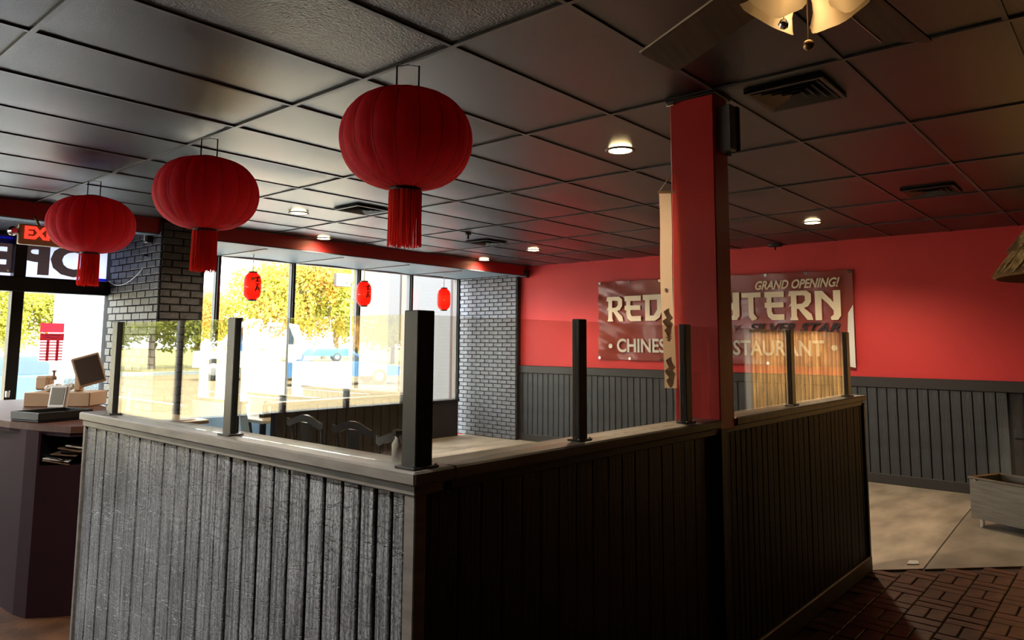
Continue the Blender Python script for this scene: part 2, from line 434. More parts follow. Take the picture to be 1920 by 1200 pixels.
# ------------------------------------------------------------------ ceiling
ce = setting('ceiling')
MB().box((-6, -3.5, ZC+.09), (9.22, 9.0, ZC+.16)).obj('deck', M['gap'], ce)
def tile_mesh(sag, warp, mat, seed):
    rnd = random.Random(seed); nx, ny = 10, 6; v = []; f = []
    ph = rnd.uniform(0, 6)
    for j in range(ny+1):
        for i in range(nx+1):
            x = -.600+1.2*i/nx; y = -.294+.588*j/ny
            u = (1-(x/.6)**2); w = (1-(y/.294)**2)
            z = .008-sag*(.35*u*w+.65*w*min(1, u*2.5))+warp*sin(ph+x*4)*u*w
            v.append((x, y, z))
    for j in range(ny):
        for i in range(nx):
            a = j*(nx+1)+i; f.append((a, a+nx+1, a+nx+2, a+1))
    mb = MB().add(v, f); me = bpy.data.meshes.new('ceiling_tile'); me.from_pydata(mb.v, [], mb.f)
    me.polygons.foreach_set('use_smooth', [True]*len(f)); me.materials.append(mat); me.update(); return me
T_near = [tile_mesh(.004, .002, M['ceiling_b'], k) for k in range(2)]
T_sag = [tile_mesh(s_, .004, M['ceiling'], 10+k) for k, s_ in enumerate((.015, .022, .030))]
T_mid = [tile_mesh(s_, .002, M['ceiling'], 20+k) for k, s_ in enumerate((.003, .006))]
T_flat = [tile_mesh(0, 0, M['ceiling'], 30)]
VENTS = [(3.60, 1.25), (6.62, 1.24), (4.20, 5.55), (6.60, 6.17)]
LIGHTS = [(3.949, 2.505), (7.597, 2.513), (7.549, 6.182), (3.92, 6.179), (5.105, 7.48), (7.98, 7.50), (.29, 2.51), (.29, 6.18), (6.35, .20)]  # the tail entries are unseen lamps added to brighten column, boards and bamboo
for i in range(-6, 7):
    for j in range(-8, 12):
        cx, cy_ = X0+1.22*(i+.5), Y0+.61*(j+.5)
        if cx-.6 > XR-.1 or cx < -6 or cy_ < -3.6: continue
        if cy_ > YB+.1: continue
        flat = any(abs(vx-cx) < .61+.25 and abs(vy-cy_) < .31+.22 for vx, vy in VENTS) or any(abs(vx-cx) < .7 and abs(vy-cy_) < .4 for vx, vy in LIGHTS)
        if flat: me = T_flat[0]
        elif cy_ > 2.4 and cx > 4.5: me = random.choice(T_sag)
        elif cy_ > 3.9: me = random.choice(T_sag)
        elif cy_ > 2.8: me = random.choice(T_mid+T_sag[:1])
        elif cx < 2.1: me = random.choice(T_near)
        else: me = random.choice(T_mid)
        sx = 1.0; px = cx
        if cx+.6 > XR: sx = (XR-(cx-.6))/1.2; px = (cx-.6+XR)/2
        piece('ceiling_tile', me, (px, cy_, ZC), ce, None, (sx, 1, 1) if sx != 1 else None)
bar_y = MB().box((-.011, -5.6, -.002), (.011, 5.6, .012)).mesh('grid_bar', M['tbar'])
for i in range(-5, 7): piece('grid_bar', bar_y, (X0+1.22*i, 2.1, ZC), ce)
bar_x = MB().box((-7.6, -.010, -.001), (7.6, .010, .012)).mesh('grid_bar', M['tbar'])
for j in range(-7, 12): piece('grid_bar', bar_x, (1.6, Y0+.61*j, ZC), ce)

# ------------------------------------------------------------------ walls
wr = setting('wall_right')
MB().box((XR, -3.5, -.1), (XR+.2, 9.3, ZC+.2)).obj('plaster', M['red_wall'], wr)
MB().box((XR-.005, 7.84, 1.2), (XR+.0, 8.98, ZC)).obj('corner_face', M['maroon'], wr)
bd = MB().cbox((-.018, -.0475, 0), (0, .0475, .975), .004).mesh('wainscot_board', M['board_wall'])
MB().box((XR-.004, -3.5, 0), (XR+.01, 7.9, 1.1)).obj('wainscot_backing', M['gap'], wr)
y = 1.13
k = 0
while y < 7.83:
    piece('wainscot_board', bd, (XR-.004-random.uniform(0, .003), y+.0525, .11), wr); y += .105; k += 1
bd2 = MB().cbox((-.012, -.06, 0), (0, .06, .975), .004).mesh('wainscot_board', M['board_dark'])
for i in range(14): piece('wainscot_board', bd2, (XR-.002, 1.05-.128*i, .11), wr)
MB().cbox((XR-.035, .9, .62), (XR, 1.09, .72), .006).obj('wall_block', M['black'], wr)
br_ = setting('baseboard_right'); MB().cbox((XR-.030, -3.5, .004), (XR, 7.84, .115), .006).obj('baseboard', M['rail_dark'], br_)
tr_ = setting('trim_2'); MB().cbox((XR-.038, -3.5, 1.085), (XR, 7.84, 1.205), .008).obj('chair_rail', M['rail_dark'], tr_)
wb = setting('wall_back'); MB().box((-6.2, -3.7, -.1), (9.4, -3.5, ZC+.2)).obj('plaster', M['maroon'], wb)
wl = setting('wall_left'); MB().box((-6.2, -3.5, -.1), (-6, 9.0, ZC+.2)).obj('plaster', M['maroon'], wl)

# red header beam over the windows
be = setting('trim_1')
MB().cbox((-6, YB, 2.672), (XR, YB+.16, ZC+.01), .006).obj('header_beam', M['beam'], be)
MB().box((-6, YB-.002, 2.662), (XR, YB+.16, 2.672)).obj('beam_lip', M['soffit'], be)
MB().box((-6, YB+.16, 2.70), (XR, 9.3, ZC+.16)).obj('soffit_deck', M['dark_wall'], be)

# window wall: low wall, sill, mullions, head, glass, pale vaulted soffit panels
def window_bay(name, xs, rib_left=True):
    w = setting(name)
    x0, x1 = xs[0], xs[-1]
    MB().box((x0, YW-.06, 0), (x1, YW+.12, .585)).obj('knee_wall', M['dark_wall'], w)
    MB().cbox((x0, YW-.10, .585), (x1, YW+.14, .615), .006).obj('sill', M['frame'], w)
    MB().cbox((x0, YW-.03, 2.655), (x1, YW+.05, 2.705), .005).obj('head', M['mullion'], w)
    for x in xs:
        g = MB(); g.box((x-.030, YW-.02, .615), (x+.030, YW+.05, 2.66))
        g.obj('mullion', M['mullion'], w)
        MB().box((x-.018, YW-.055, .615), (x+.018, YW-.02, 2.68)).obj('mullion_fin', M['iron'], w)
        MB().box((x-.016, YB+.17, 2.655), (x+.016, YW-.02, 2.683)).obj('soffit_rib', M['iron'], w)
    for a, b in zip(xs, xs[1:]):
        MB().box((a+.03, YW+.010, .615), (b-.03, YW+.018, 2.655)).obj('pane', M['pane'], w)
        v = []; f = []; n = 10
        for j in range(5):
            for i in range(n+1):
                u = i/n; yy = YB+.16+(YW-YB-.16)*j/4
                v.append((a+.016+(b-a-.032)*u, yy, 2.664+.030*sin(pi*u)*sin(pi*(j/4)*.75+.3)))
        for j in range(4):
            for i in range(n): q = j*(n+1)+i; f.append((q, q+1, q+n+2, q+n+1))
        MB().add(v, f).obj('soffit_panel', M['soffit'], w, smooth=True)
    return w
window_bay('window_1', [3.76, 4.545, 5.64, 6.765, 7.81, 8.885])
window_bay('window_2', [-5.9, -4.85, -3.75, -2.70, -1.95, -1.25, -.20, .85, 1.32])

# brick piers
def brick_pier(name, faces, core, course, bl, mat='brick'):
    w = setting(name)
    MB().box(*core).obj('mortar_core', M['brick_gap'], w)
    bw = bl-.012; bh = course-.011
    full = MB().cbox((-.014, -bw/2, -bh/2), (0, bw/2, bh/2), .004).mesh('brick', M[mat])
    n = int(ZC/course)
    for (axis, pos, lo, hi) in faces:
        for r in range(n):
            z = .006+course*(r+.5); off = 0 if r % 2 else -bl/2
            s = lo+off
            while s < hi-.02:
                a, b = max(s, lo), min(s+bl, hi)
                if b-a > .045:
                    sc = (b-a-.012)/bw; c = (a+b)/2; j = random.uniform(-.002, .003)
                    if axis == 'x': piece('brick', full, (pos-j, c, z), w, (random.uniform(-.01, .01), 0, 0), (1, sc, 1))
                    else: piece('brick', full, (c, pos-j, z), w, (0, 0, pi/2), (1, sc, 1))
                s += bl
    return w
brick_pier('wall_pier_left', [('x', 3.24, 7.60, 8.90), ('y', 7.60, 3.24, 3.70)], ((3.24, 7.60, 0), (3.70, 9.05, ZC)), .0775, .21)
brick_pier('wall_pier_right', [('x', 9.13, 7.83, 9.22)], ((9.13, 7.83, 0), (9.30, 9.30, ZC)), .068, .20, 'brick_lit')
MB().box((9.128, 7.815, 0), (XR, 7.829, 2.67)).obj('pier_edge', M['dark_wall'], bpy.data.objects['wall_pier_right'])

# storefront door with transom
dr = setting('door_1')
for x0, x1 in ((1.32, 1.40), (2.295, 2.405), (3.245, 3.40)): MB().cbox((x0, YW-.07, 0), (x1, YW+.06, 2.70), .005).obj('jamb', M['frame'], dr)
MB().cbox((1.32, YW-.08, 2.075), (3.40, YW+.06, 2.235), .006).obj('header', M['frame'], dr)
MB().cbox((1.32, YW-.05, 2.655), (3.40, YW+.06, 2.70), .004).obj('head', M['frame'], dr)
for x0, x1 in ((1.40, 2.295), (2.405, 3.245)):
    MB().cbox((x0, YW-.03, .02), (x1, YW+.02, .22), .004).obj('bottom_rail', M['frame'], dr)
    MB().box((x0, YW-.006, .22), (x1, YW+.002, 2.075)).obj('pane', M['pane'], dr)
MB().cbox((2.30, YW-.13, .98), (2.33, YW-.07, 1.05), .005).obj('lock', M['chrome'], dr)
MB().box((1.40, YW+.030, 2.235), (3.245, YW+.036, 2.655)).obj('transom_pane', M['pane'], dr)

# ------------------------------------------------------------------ half walls with black boards
def half_wall():
    a = thing('half_wall', 'tall black half wall of weathered rough boards facing the entrance', 'partition', (XP+.05, 2.8, 0))
    yl = 4.044
    MB().box((XP+.012, YP+.02, 0), (XP+.10, yl, 1.15)).obj('core', M['gap'], a)
    bounds = [1.612, 1.673, 1.746, 1.821, 1.909, 2.004, 2.095, 2.203, 2.301, 2.397, 2.494, 2.597, 2.70, 2.813, 2.922, 3.038, 3.154, 3.282, 3.40, 3.513, 3.636, 3.779, 3.90, 4.02]
    for p, q in zip(bounds, bounds[1:]):
        g = .008 if p > 2.6 else .014
        d = random.uniform(0, .004)
        MB().cbox((XP+d, p+g*.5, .02), (XP+.013, q-g*.5, 1.142), .003).obj('board', M['char'], a)
    MB().cbox((XP-.008, yl-.022, 0), (XP+.10, yl+.004, 1.16), .003).obj('corner_trim', M['rail'], a)
    MB().cbox((XP-.006, YP-.006, 0), (XP+.04, YP+.040, 1.16), .003).obj('corner_trim', M['rail'], a)
    MB().cbox((XP-.012, YP-.012, 1.143), (XP+.10, yl+.006, 1.172), .003).obj('fascia', M['rail'], a)
    MB().cbox((XP-.028, YP-.028, 1.172), (XP+.13, yl+.018, 1.212), .006).obj('cap_rail', M['rail'], a)
    MB().box((XP+.10, YP+.10, 0), (XP+.115, yl, 1.15)).obj('back_board', M['board_dark'], a)
    b = thing('half_wall', 'long black half wall with smooth boards, glass screen and red column', 'partition', (3.5, YP+.05, 0))
    MB().box((XP+.06, YP+.022, 0), (5.62, YP+.10, 1.15)).obj('core', M['gap'], b)
    bx = [1.447, 1.586, 1.686, 1.783, 1.881, 1.979, 2.08, 2.184, 2.288, 2.391, 2.488, 2.583, 2.686, 2.795, 2.891, 2.997, 3.097, 3.20, 3.30]
    for p, q in zip(bx, bx[1:]):
        MB().cbox((p+.0015, YP+.012+random.uniform(0, .002), .02), (q-.0015, YP+.024, 1.142), .003).obj('board', M['board_dark'], b)
    MB().cbox((3.30, YP-.022, 0), (3.37, YP+.03, 1.165), .004).obj('corner_trim', M['board_dark'], b)
    bx = [3.37, 3.489, 3.614, 3.746, 3.884, 4.038, 4.186, 4.35, 4.523, 4.708, 4.855, 5.009, 5.17, 5.34, 5.495, 5.605]
    for p, q in zip(bx, bx[1:]):
        n = 2
        for k in range(n):
            u, w_ = p+(q-p)*k/n, p+(q-p)*(k+1)/n
            MB().cbox((u+.003, YP-.008+random.uniform(0, .003), .10), (w_-.003, YP+.024, 1.150), .003).obj('board', M['board_reed'], b)
    MB().cbox((3.30, YP-.024, .002), (5.645, YP+.0, .105), .006).obj('baseboard', M['rail_mid'], b)
    MB().cbox((5.605, YP-.022, 0), (5.640, YP+.11, 1.16), .003).obj('corner_trim', M['rail_dark'], b)
    MB().cbox((XP+.13, YP-.012, 1.143), (5.63, YP+.10, 1.172), .003).obj('fascia', M['rail_dark'], b)
    MB().cbox((XP+.13, YP-.028, 1.172), (3.30, YP+.13, 1.212), .006).obj('cap_rail', M['rail'], b)
    MB().cbox((3.47, YP-.028, 1.172), (5.655, YP+.13, 1.212), .006).obj('cap_rail', M['rail_mid'], b)
    MB().box((XP+.13, YP+.10, 0), (5.62, YP+.115, 1.15)).obj('back_board', M['board_dark'], b)
half_wall()

# posts and panes of the screen
def post(x, y, w, d, label, zt=1.66):
    t = thing('glass_post', label, 'post', (x, y, 1.212), 'posts of the glass screen')
    MB().cbox((x-w/2, y-d/2, 1.212), (x+w/2, y+d/2, zt), .003).obj('upright', M['post'], t)
    MB().cbox((x-w/2-.015, y-d/2-.012, 1.212), (x+w/2+.015, y+d/2+.012, 1.219), .002).obj('foot_plate', M['post'], t)
    for sx in (-1, 1): MB().tube((x+sx*(w/2+.008), y-d/2-.004, 1.219), (x+sx*(w/2+.008), y-d/2-.004, 1.223), .004, 8).obj('bolt', M['chrome'], t)
YG = YP+.035; XG = XP+.035
post(XG, YG, .066, .062, 'square corner post where the two glass screens meet', 1.662)
post(XG, 2.670, .035, .060, 'dark metal post in the middle of the left glass screen')
post(XG, 3.800, .035, .060, 'dark metal post at the far left end of the glass screen')
post(2.235, YG, .050, .035, 'black metal post standing clear between corner post and red column')
post(3.065, YG, .055, .035, 'black metal post close in front of the red column')
post(4.372, YG, .060, .035, 'black metal post in the bamboo reflection right of the red column')
post(5.44, YG, .070, .035, 'black metal post at the right end of the half wall')
def pane(p, q, label):
    o = MB().box(p, q).obj('glass_screen', M['screen'])
    o['label'] = label; o['category'] = 'glass screen'; o['group'] = 'panes of the glass screen'; return o
pane((XG-.004, 2.690, 1.213), (XG+.004, 3.781, 1.655), 'clear glass pane furthest left on the half wall, showing trees and yellow lot')
pane((XG-.004, YG+.032, 1.213), (XG+.004, 2.651, 1.652), 'clear glass pane left of the square corner post')
pane((XG+.034, YG-.004, 1.213), (2.209, YG+.004, 1.650), 'clear glass pane just right of the square corner post')
pane((2.261, YG-.004, 1.213), (3.036, YG+.004, 1.652), 'clear glass pane ending at the post before the red column')
pane((3.094, YG-.004, 1.213), (3.298, YG+.004, 1.652), 'narrow glass pane between post and red column')
pane((3.468, YG-.004, 1.213), (4.341, YG+.004, 1.655), 'glass pane just right of the red column below the banner')
pane((4.403, YG-.004, 1.213), (5.404, YG+.004, 1.655), 'glass pane at the right end of the half wall')

# red column and what hangs on it
co = thing('column', 'square bright red column standing on the half wall up to the ceiling', 'column', (3.39, 1.67, 0))
MB().cbox((3.305, 1.552, 1.160), (3.462, 1.792, ZC), .005).obj('shaft', M['red_col'], co)
MB().cbox((3.288, 1.535, ZC-.016), (3.478, 1.81, ZC-.0), .004).obj('collar', M['iron'], co)
MB().cbox((3.285, 1.76, ZC-.034), (3.305, 1.80, ZC-.012), .003).obj('clip', M['chrome'], co)
sp = thing('speaker', 'small black wall speaker high on the red column near the ceiling', 'speaker', (3.41, 1.50, 2.53))
MB().cbox((3.335, 1.475, 2.525), (3.405, 1.551, 2.755), .006).obj('case', M['speaker_side'], sp)
MB().cbox((3.405, 1.468, 2.522), (3.432, 1.551, 2.758), .005).obj('grille', M['black'], sp)
MB().tube((3.38, 1.51, 2.50), (3.38, 1.51, 2.527), .012, 8).obj('knob', M['speaker_side'], sp)
sc_ = thing('wall_scroll', 'long narrow tan paper scroll with grey ink hanging beside the red column', 'scroll', (3.25, 1.78, 1.36))
def scx(z): return .006*sin((z-1.35)*9)+.010*math.exp(-((z-1.36)/.12)**2)
mb = MB(); n = 24; v = []
for i in range(n+1):
    z = 1.352+(2.335-1.352)*i/n; yo = 1.765+.010*(i/n)
    v += [(3.235+scx(z), yo+.050, z), (3.262+scx(z), yo-.002, z)]
f = [(2*i, 2*i+1, 2*i+3, 2*i+2) for i in range(n)]
mb.add(v, f); mb.obj('sheet', M['scroll'], sc_)
for (zc_, hz, hw) in ((1.675, .070, .9), (1.43, .075, .95), (1.835, .012, .4), (1.60, .02, .5)):
    mb = MB(); rows = 9; vv = []
    for k in range(rows+1):
        z = zc_-hz+2*hz*k/rows; e = sqrt(max(.02, 1-(2*k/rows-1)**2))*hw
        c = .5+.12*sin(k*2.3); a_, b_ = max(.03, c-e*.5*(.7+.3*sin(k*1.7))), min(.97, c+e*.5*(.75+.25*cos(k*2.9)))
        yo = 1.765+.010*((z-1.352)/.983)
        for q_ in (a_, b_): vv.append((3.233+scx(z)+.027*q_-.0006, yo+.050-.052*q_-.0012, z))
    mb.add(vv, [(2*k, 2*k+1, 2*k+3, 2*k+2) for k in range(rows)]); mb.obj('ink_mark', M['scroll_ink'], sc_)
MB().tube((3.225, 1.825, 2.335), (3.272, 1.755, 2.335), .007, 8).obj('rod', M['scroll'], sc_)
MB().path([(3.230, 1.82, 2.34), (3.295, 1.775, 2.445), (3.268, 1.758, 2.34)], .0022, 5).obj('string', M['cream'], sc_)

# ------------------------------------------------------------------ ceiling fittings
ring_me = MB().lathe([(.098, 0), (.098, -.008), (.082, -.011), (.074, -.004), (.074, 0)], n=28).mesh('trim_ring', M['tbar'], True)
disc_me = MB().lathe([(.001, -.006), (.074, -.006)], n=28).mesh('lamp_disc', M['led'])
lab = ['round warm downlight left of the red column', 'round warm downlight near the red wall right of the column', 'small warm downlight near the far corner of the red wall',
       'warm downlight behind the middle red lantern, beside the square hole', 'warm downlight touching the beam above the window', 'warm downlight at the beam near the far corner', 'added unseen downlight over the entrance aisle, near the camera', 'added unseen downlight over the entrance aisle, near the door', 'added unseen washer lamp brightening the bamboo hut']
for (x, y), l in zip(LIGHTS, lab):
    t = thing('downlight', l, 'ceiling light', (x, y, ZC-.006), 'downlights in the black ceiling')
    piece('trim_ring', ring_me, (x, y, ZC-.004), t); piece('lamp_disc', disc_me, (x, y, ZC-.004), t)
    e = 70 if y < 7 else 14
    if x < 1: e = 66  # added aisle lamps lift the column, boards and lantern fronts
    elif x > 7.5 and y < 3: e = 58
    if (x, y) == LIGHTS[0]: e = 80
    aim, cone = (0, 0, 0), 150
    if (x, y) == LIGHTS[-1]: e, aim, cone = 330, Vector((1.9, -.05, -1.75)).to_track_quat('-Z', 'Y').to_euler(), 40    # added unseen lamp, aimed to brighten the mirrored bamboo
    lamp('downlight_lamp', 'SPOT', (x, y, ZC-.03), e, (1.0, .94, .86) if x < 1 else (1.0, .78, .52), aim, spot_size=radians(cone), spot_blend=.6, shadow_soft_size=.06)
for (x, y), l in zip(VENTS, ['large square black air diffuser beside the red column', 'square black air diffuser near the red wall, upper right', 'square dark air diffuser behind the nearest red lantern', 'small looking dark diffuser near the far window beam']):
    t = thing('air_vent', l, 'vent', (x, y, ZC-.02), 'black ceiling diffusers')
    s = .19
    mb = MB()
    for a, b, c, d in ((-s, -s, s, -s+.022), (-s, s-.022, s, s), (-s, -s+.022, -s+.022, s-.022), (s-.022, -s+.022, s, s-.022)):
        mb.cbox((x+a, y+b, ZC-.018), (x+c, y+d, ZC-.002), .003)
    mb.obj('frame', M['vent'], t)
    MB().box((x-s, y-s, ZC+.006), (x+s, y+s, ZC+.008)).obj('throat', M['gap'], t)
    for k in range(4):
        o_, i_ = s-.028-.037*k, s-.028-.037*k-.028
        zt, zb = ZC-.002, ZC-.020
        v = []
        for q, z in ((i_, zt), (o_, zb), (o_, zb+.003), (i_, zt+.003)):
            v += [(x-q, y-q, z), (x+q, y-q, z), (x+q, y+q, z), (x-q, y+q, z)]
        f = []
        for lv in range(3):
            for e in range(4): f.append((lv*4+e, lv*4+(e+1) % 4, lv*4+4+(e+1) % 4, lv*4+4+e))
        MB().add(v, f).obj('louvre', M['vent'], t)
for (x, y, l) in ((9.02, 3.45, 'small dark sprinkler head on the ceiling above the banner'), (5.90, 5.80, 'small black sprinkler head behind the nearest lantern tassel')):
    t = thing('sprinkler', l, 'sprinkler', (x, y, ZC-.06), 'ceiling sprinklers')
    MB().lathe([(.001, 0), (.10 if x > 9 else .04, 0), (.085 if x > 9 else .03, -.025), (.001, -.03)], (x, y, ZC-.004), 18).obj('escutcheon', M['iron'], t)
    MB().tube((x, y, ZC-.03), (x, y, ZC-.075), .012, 8).obj('head', M['iron'], t)

# ------------------------------------------------------------------ big red lanterns
def big_lantern(y, diam, label):
    x, zc, zt, zb = 2.084, 2.468, 2.690, 2.248
    t = thing('red_lantern', label, 'lantern', (x, y, zb), 'big red lanterns in a row')
    R_ = diam/2; hh = (zt-zb)/2; n = 18*6; prof = []
    for i in range(25):
        a = -pi/2+pi*i/24
        r = R_*max(0.0, cos(a))**.72; z = hh*sin(a)
        prof.append((max(r, .062), z))
    MB().lathe(prof, (x, y, (zt+zb)/2), n, radial=lambda a, z: 1-.022*abs(cos(9*a))**6).obj('body', M['lantern'], t, smooth=True)
    for k in range(18):
        a = pi*(k)/9
        pts = [(x+(r*.979+.001)*cos(a), y+(r*.979+.001)*sin(a), (zt+zb)/2+z) for r, z in prof[::2]]
        MB().path(pts, .0022, 4).obj('rib', M['rib'], t)
    MB().lathe([(.040, .0), (.066, .0), (.066, .014), (.040, .014)], (x, y, zt-.006), 24).obj('top_ring', M['black'], t)
    MB().lathe([(.030, 0), (.070, 0), (.070, .017), (.030, .017)], (x, y, zb-.014), 24).obj('bottom_ring', M['black'], t)
    d = Vector((sin(YAW), -cos(YAW), 0))
    for s in (-1, 1):
        p = Vector((x, y, 0))+d*(.050*s)
        MB().tube((p.x, p.y, zt-.02), (p.x, p.y, zt+.125), .0042, 8).obj('hanger_rod', M['iron'], t)
    MB().path([(x+d.x*-.05, y+d.y*-.05, zt+.122), (x, y, zt+.130), (x+d.x*.05, y+d.y*.05, zt+.122)], .002, 5).obj('hanger_wire', M['iron'], t)
    MB().path([(x, y, zt+.130), (x, y, ZC+.004)], .002, 5).obj('hook', M['iron'], t)
    mb = MB(); rnd = random.Random(int(y*10))
    for k in range(190):
        a = 2*pi*k/190; r = .072+rnd.uniform(-.004, .003)
        L = .246+rnd.uniform(-.012, .004)
        if rnd.random() < .35: r *= rnd.uniform(.35, .85)
        px, py = x+r*cos(a), y+r*sin(a)
        mb.tube((x+r*.96*cos(a), y+r*.96*sin(a), zb-.012), (px+rnd.uniform(-.003, .003), py+rnd.uniform(-.003, .003), zb-.012-L), .0021, 4, .0017)
    mb.obj('tassel', M['tassel'], t, kind='stuff')
big_lantern(2.443, .593, 'nearest and largest looking red cloth lantern with a full tassel')
big_lantern(4.302, .612, 'middle red cloth lantern of the three, its tassel against the window')
big_lantern(6.179, .625, 'farthest red cloth lantern, hanging before the exit sign and door')

# small paper lanterns in the window
def paper_lantern(x, y, label, ink, wire_top):
    t = thing('paper_lantern', label, 'lantern', (x, y, 2.09), 'small red paper lanterns in the window')
    z0, z1 = 2.095, 2.445; prof = []
    for i in range(29):
        u = i/28; z = z0+(z1-z0)*u; e = abs(2*u-1)
        r = .105*(1-e**4.2)**.5*.93+.010 if e < 1 else .03
        r = max(r, .05); r *= 1+.012*(1 if i % 2 else -1)
        prof.append((r, z))
    MB().lathe(prof, (x, y, 0), 28).obj('body', M['small_lantern'], t, smooth=True)
    lamp('lantern_bulb', 'POINT', (x, y, 2.27), .7, (1, .5, .25), shadow_soft_size=.03)
    for z in (z0-.012, z1-.004): MB().lathe([(.03, 0), (.057, 0), (.057, .018), (.03, .018)], (x, y, z), 20).obj('cap', M['black'], t)
    MB().tube((x, y, z1), (x, y, wire_top), .006, 6).obj('cord', M['white'], t)
    def patch(pts, mat, nm, r=.1115):
        mb = MB()
        for (a0, za, a1, zb_, w) in pts:
            dx_, dz_ = radians(a1-a0)*r, zb_-za; l_ = sqrt(dx_*dx_+dz_*dz_); na, nz_ = -dz_/l_*w/r, dx_/l_*w   # stroke width square to the stroke
            for s in range(5):
                u0, u1 = s/5, (s+1)/5
                k0, k1 = .7+.5*sin(pi*u0), .7+.5*sin(pi*u1)
                A, B = radians(a0+(a1-a0)*u0), radians(a0+(a1-a0)*u1); Z0, Z1 = za+(zb_-za)*u0, za+(zb_-za)*u1
                P_ = lambda t_, z_: (x+r*cos(t_), y+r*sin(t_), z_)
                mb.add([P_(A-na*k0, Z0-nz_*k0), P_(B-na*k1, Z1-nz_*k1), P_(B+na*k1, Z1+nz_*k1), P_(A+na*k0, Z0+nz_*k0)], [(0, 1, 2, 3)])
        mb.obj(nm, mat, t)
    base = degrees_to_cam = math.degrees(atan2(-y, -x))
    if ink:
        b = base+38
        patch([(b-26, 2.37, b+20, 2.385, .007), (b-4, 2.395, b-10, 2.325, .010), (b-24, 2.325, b+18, 2.335, .007), (b-22, 2.29, b+14, 2.30, .006), (b-2, 2.30, b-20, 2.20, .009), (b-6, 2.27, b+18, 2.20, .009), (b-22, 2.225, b+16, 2.235, .006)], M['ink'], 'brush_characters')
        b = base-35
        patch([(b-14, 2.262, b+10, 2.25, .004)], M['white'], 'white_stroke', .1125)
        patch([(base-4, 2.33, base-4, 2.39, .012), (base+8, 2.34, base+6, 2.38, .01)] if ink == 1 else [(base-5, 2.26, base+4, 2.265, .012)], M['gold'], 'painted_glow', .1125)  # glow of the bulb inside, painted on the paper in orange
    else:
        patch([(base-4, 2.25, base+4, 2.255, .012)], M['gold'], 'painted_glow', .1125)  # bulb glow painted as an orange spot
paper_lantern(4.825, 8.60, 'small red paper lantern leftmost in the window, with black characters', 1, 2.69)
paper_lantern(6.590, 8.60, 'small red paper lantern in the middle, in front of a mullion', 2, 2.69)
paper_lantern(8.203, 8.60, 'small plain red paper lantern on a long white cord beside the brick', 0, 2.69)

# ------------------------------------------------------------------ ceiling fan with lights
fx, fy = 1.64, .53
fan = thing('ceiling_fan', 'dark ceiling fan with frosted bell lamp shades, above the right', 'fan', (fx, fy, 2.4))
MB().lathe([(.001, ZC-.0), (.075, ZC-.0), (.065, ZC-.045), (.02, ZC-.06), (.001, ZC-.06)], (fx, fy, 0), 24).obj('canopy', M['brass'], fan, smooth=True)
MB().tube((fx, fy, 2.55), (fx, fy, ZC-.05), .013, 10).obj('downrod', M['brass'], fan)
MB().lathe([(.001, 2.60), (.06, 2.60), (.115, 2.57), (.125, 2.52), (.10, 2.475), (.055, 2.46), (.055, 2.435), (.001, 2.43)], (fx, fy, 0), 28).obj('motor', M['brass'], fan, smooth=True)
for k in range(5):
    a = radians((60, 132, 204, 282, 355)[k]); d = Vector((cos(a), sin(a), 0)); s_ = Vector((-sin(a), cos(a), 0)); c = Vector((fx, fy, 2.455))
    tilt = Vector((0, 0, .022))
    def P(r, w): return c+d*r+s_*w+tilt*(w/.07)
    prof = [(.16, -.048), (.22, -.058), (.655, -.068), (.67, -.055), (.67, .055), (.655, .068), (.22, .058), (.16, .048)]
    MB().extr([P(r, w) for r, w in prof], (0, 0, .006)).obj('blade', M['fan'], fan)
    MB().tube(P(.20, .060), P(.66, .0685), .0035, 5).obj('blade_edge', M['fan_edge'], fan)
    MB().extr([P(.09, -.015), P(.20, -.030), P(.20, .030), P(.09, .015)], (0, 0, -.006)).obj('blade_iron', M['brass'], fan)
for k, a in enumerate((74, -15, 164, 254)):
    a = radians(a); d = Vector((cos(a), sin(a), 0)); c = Vector((fx, fy, 2.432))
    ax = (d*.72+Vector((0, 0, -.70))).normalized()
    q = ax.to_track_quat('Z', 'Y').to_matrix().to_4x4(); q.translation = c+d*.035
    arm = MB().tube(c, c+d*.04, .010, 8); arm.obj('lamp_arm', M['brass'], fan)
    mb = MB().lathe([(.020, .0), (.030, .008), (.036, .035), (.040, .06), (.050, .085), (.066, .108), (.072, .115)], n=32, radial=lambda t_, z_: 1+.05*(z_/.115)**3*cos(6*t_)); mb.xf(q)
    mb.obj('lamp_shade', M['shade'], fan, smooth=True)
    mb = MB().lathe([(.001, .02), (.014, .03), (.024, .055), (.024, .07), (.014, .088), (.001, .092)], n=14); mb.xf(q); mb.obj('bulb', M['bulb'], fan, smooth=True)
lamp('fan_lamp', 'POINT', (fx+.02, fy+.02, 2.33), 0.2, (1, .66, .34), shadow_soft_size=.05)
for (px, py, zb, mat, top) in ((1.600, 0.575, 2.295, 'chrome', 2.44), (1.635, 0.534, 2.245, 'brass', 2.44)):
    MB().tube((px, py, zb), (px, py, top), .0012, 5).obj('pull_chain', M[mat], fan)
    MB().lathe([(.001, -.013), (.009, -.009), (.013, 0), (.009, .009), (.001, .013)], (px, py, zb), 12).obj('pull_ball', M[mat], fan, smooth=True)

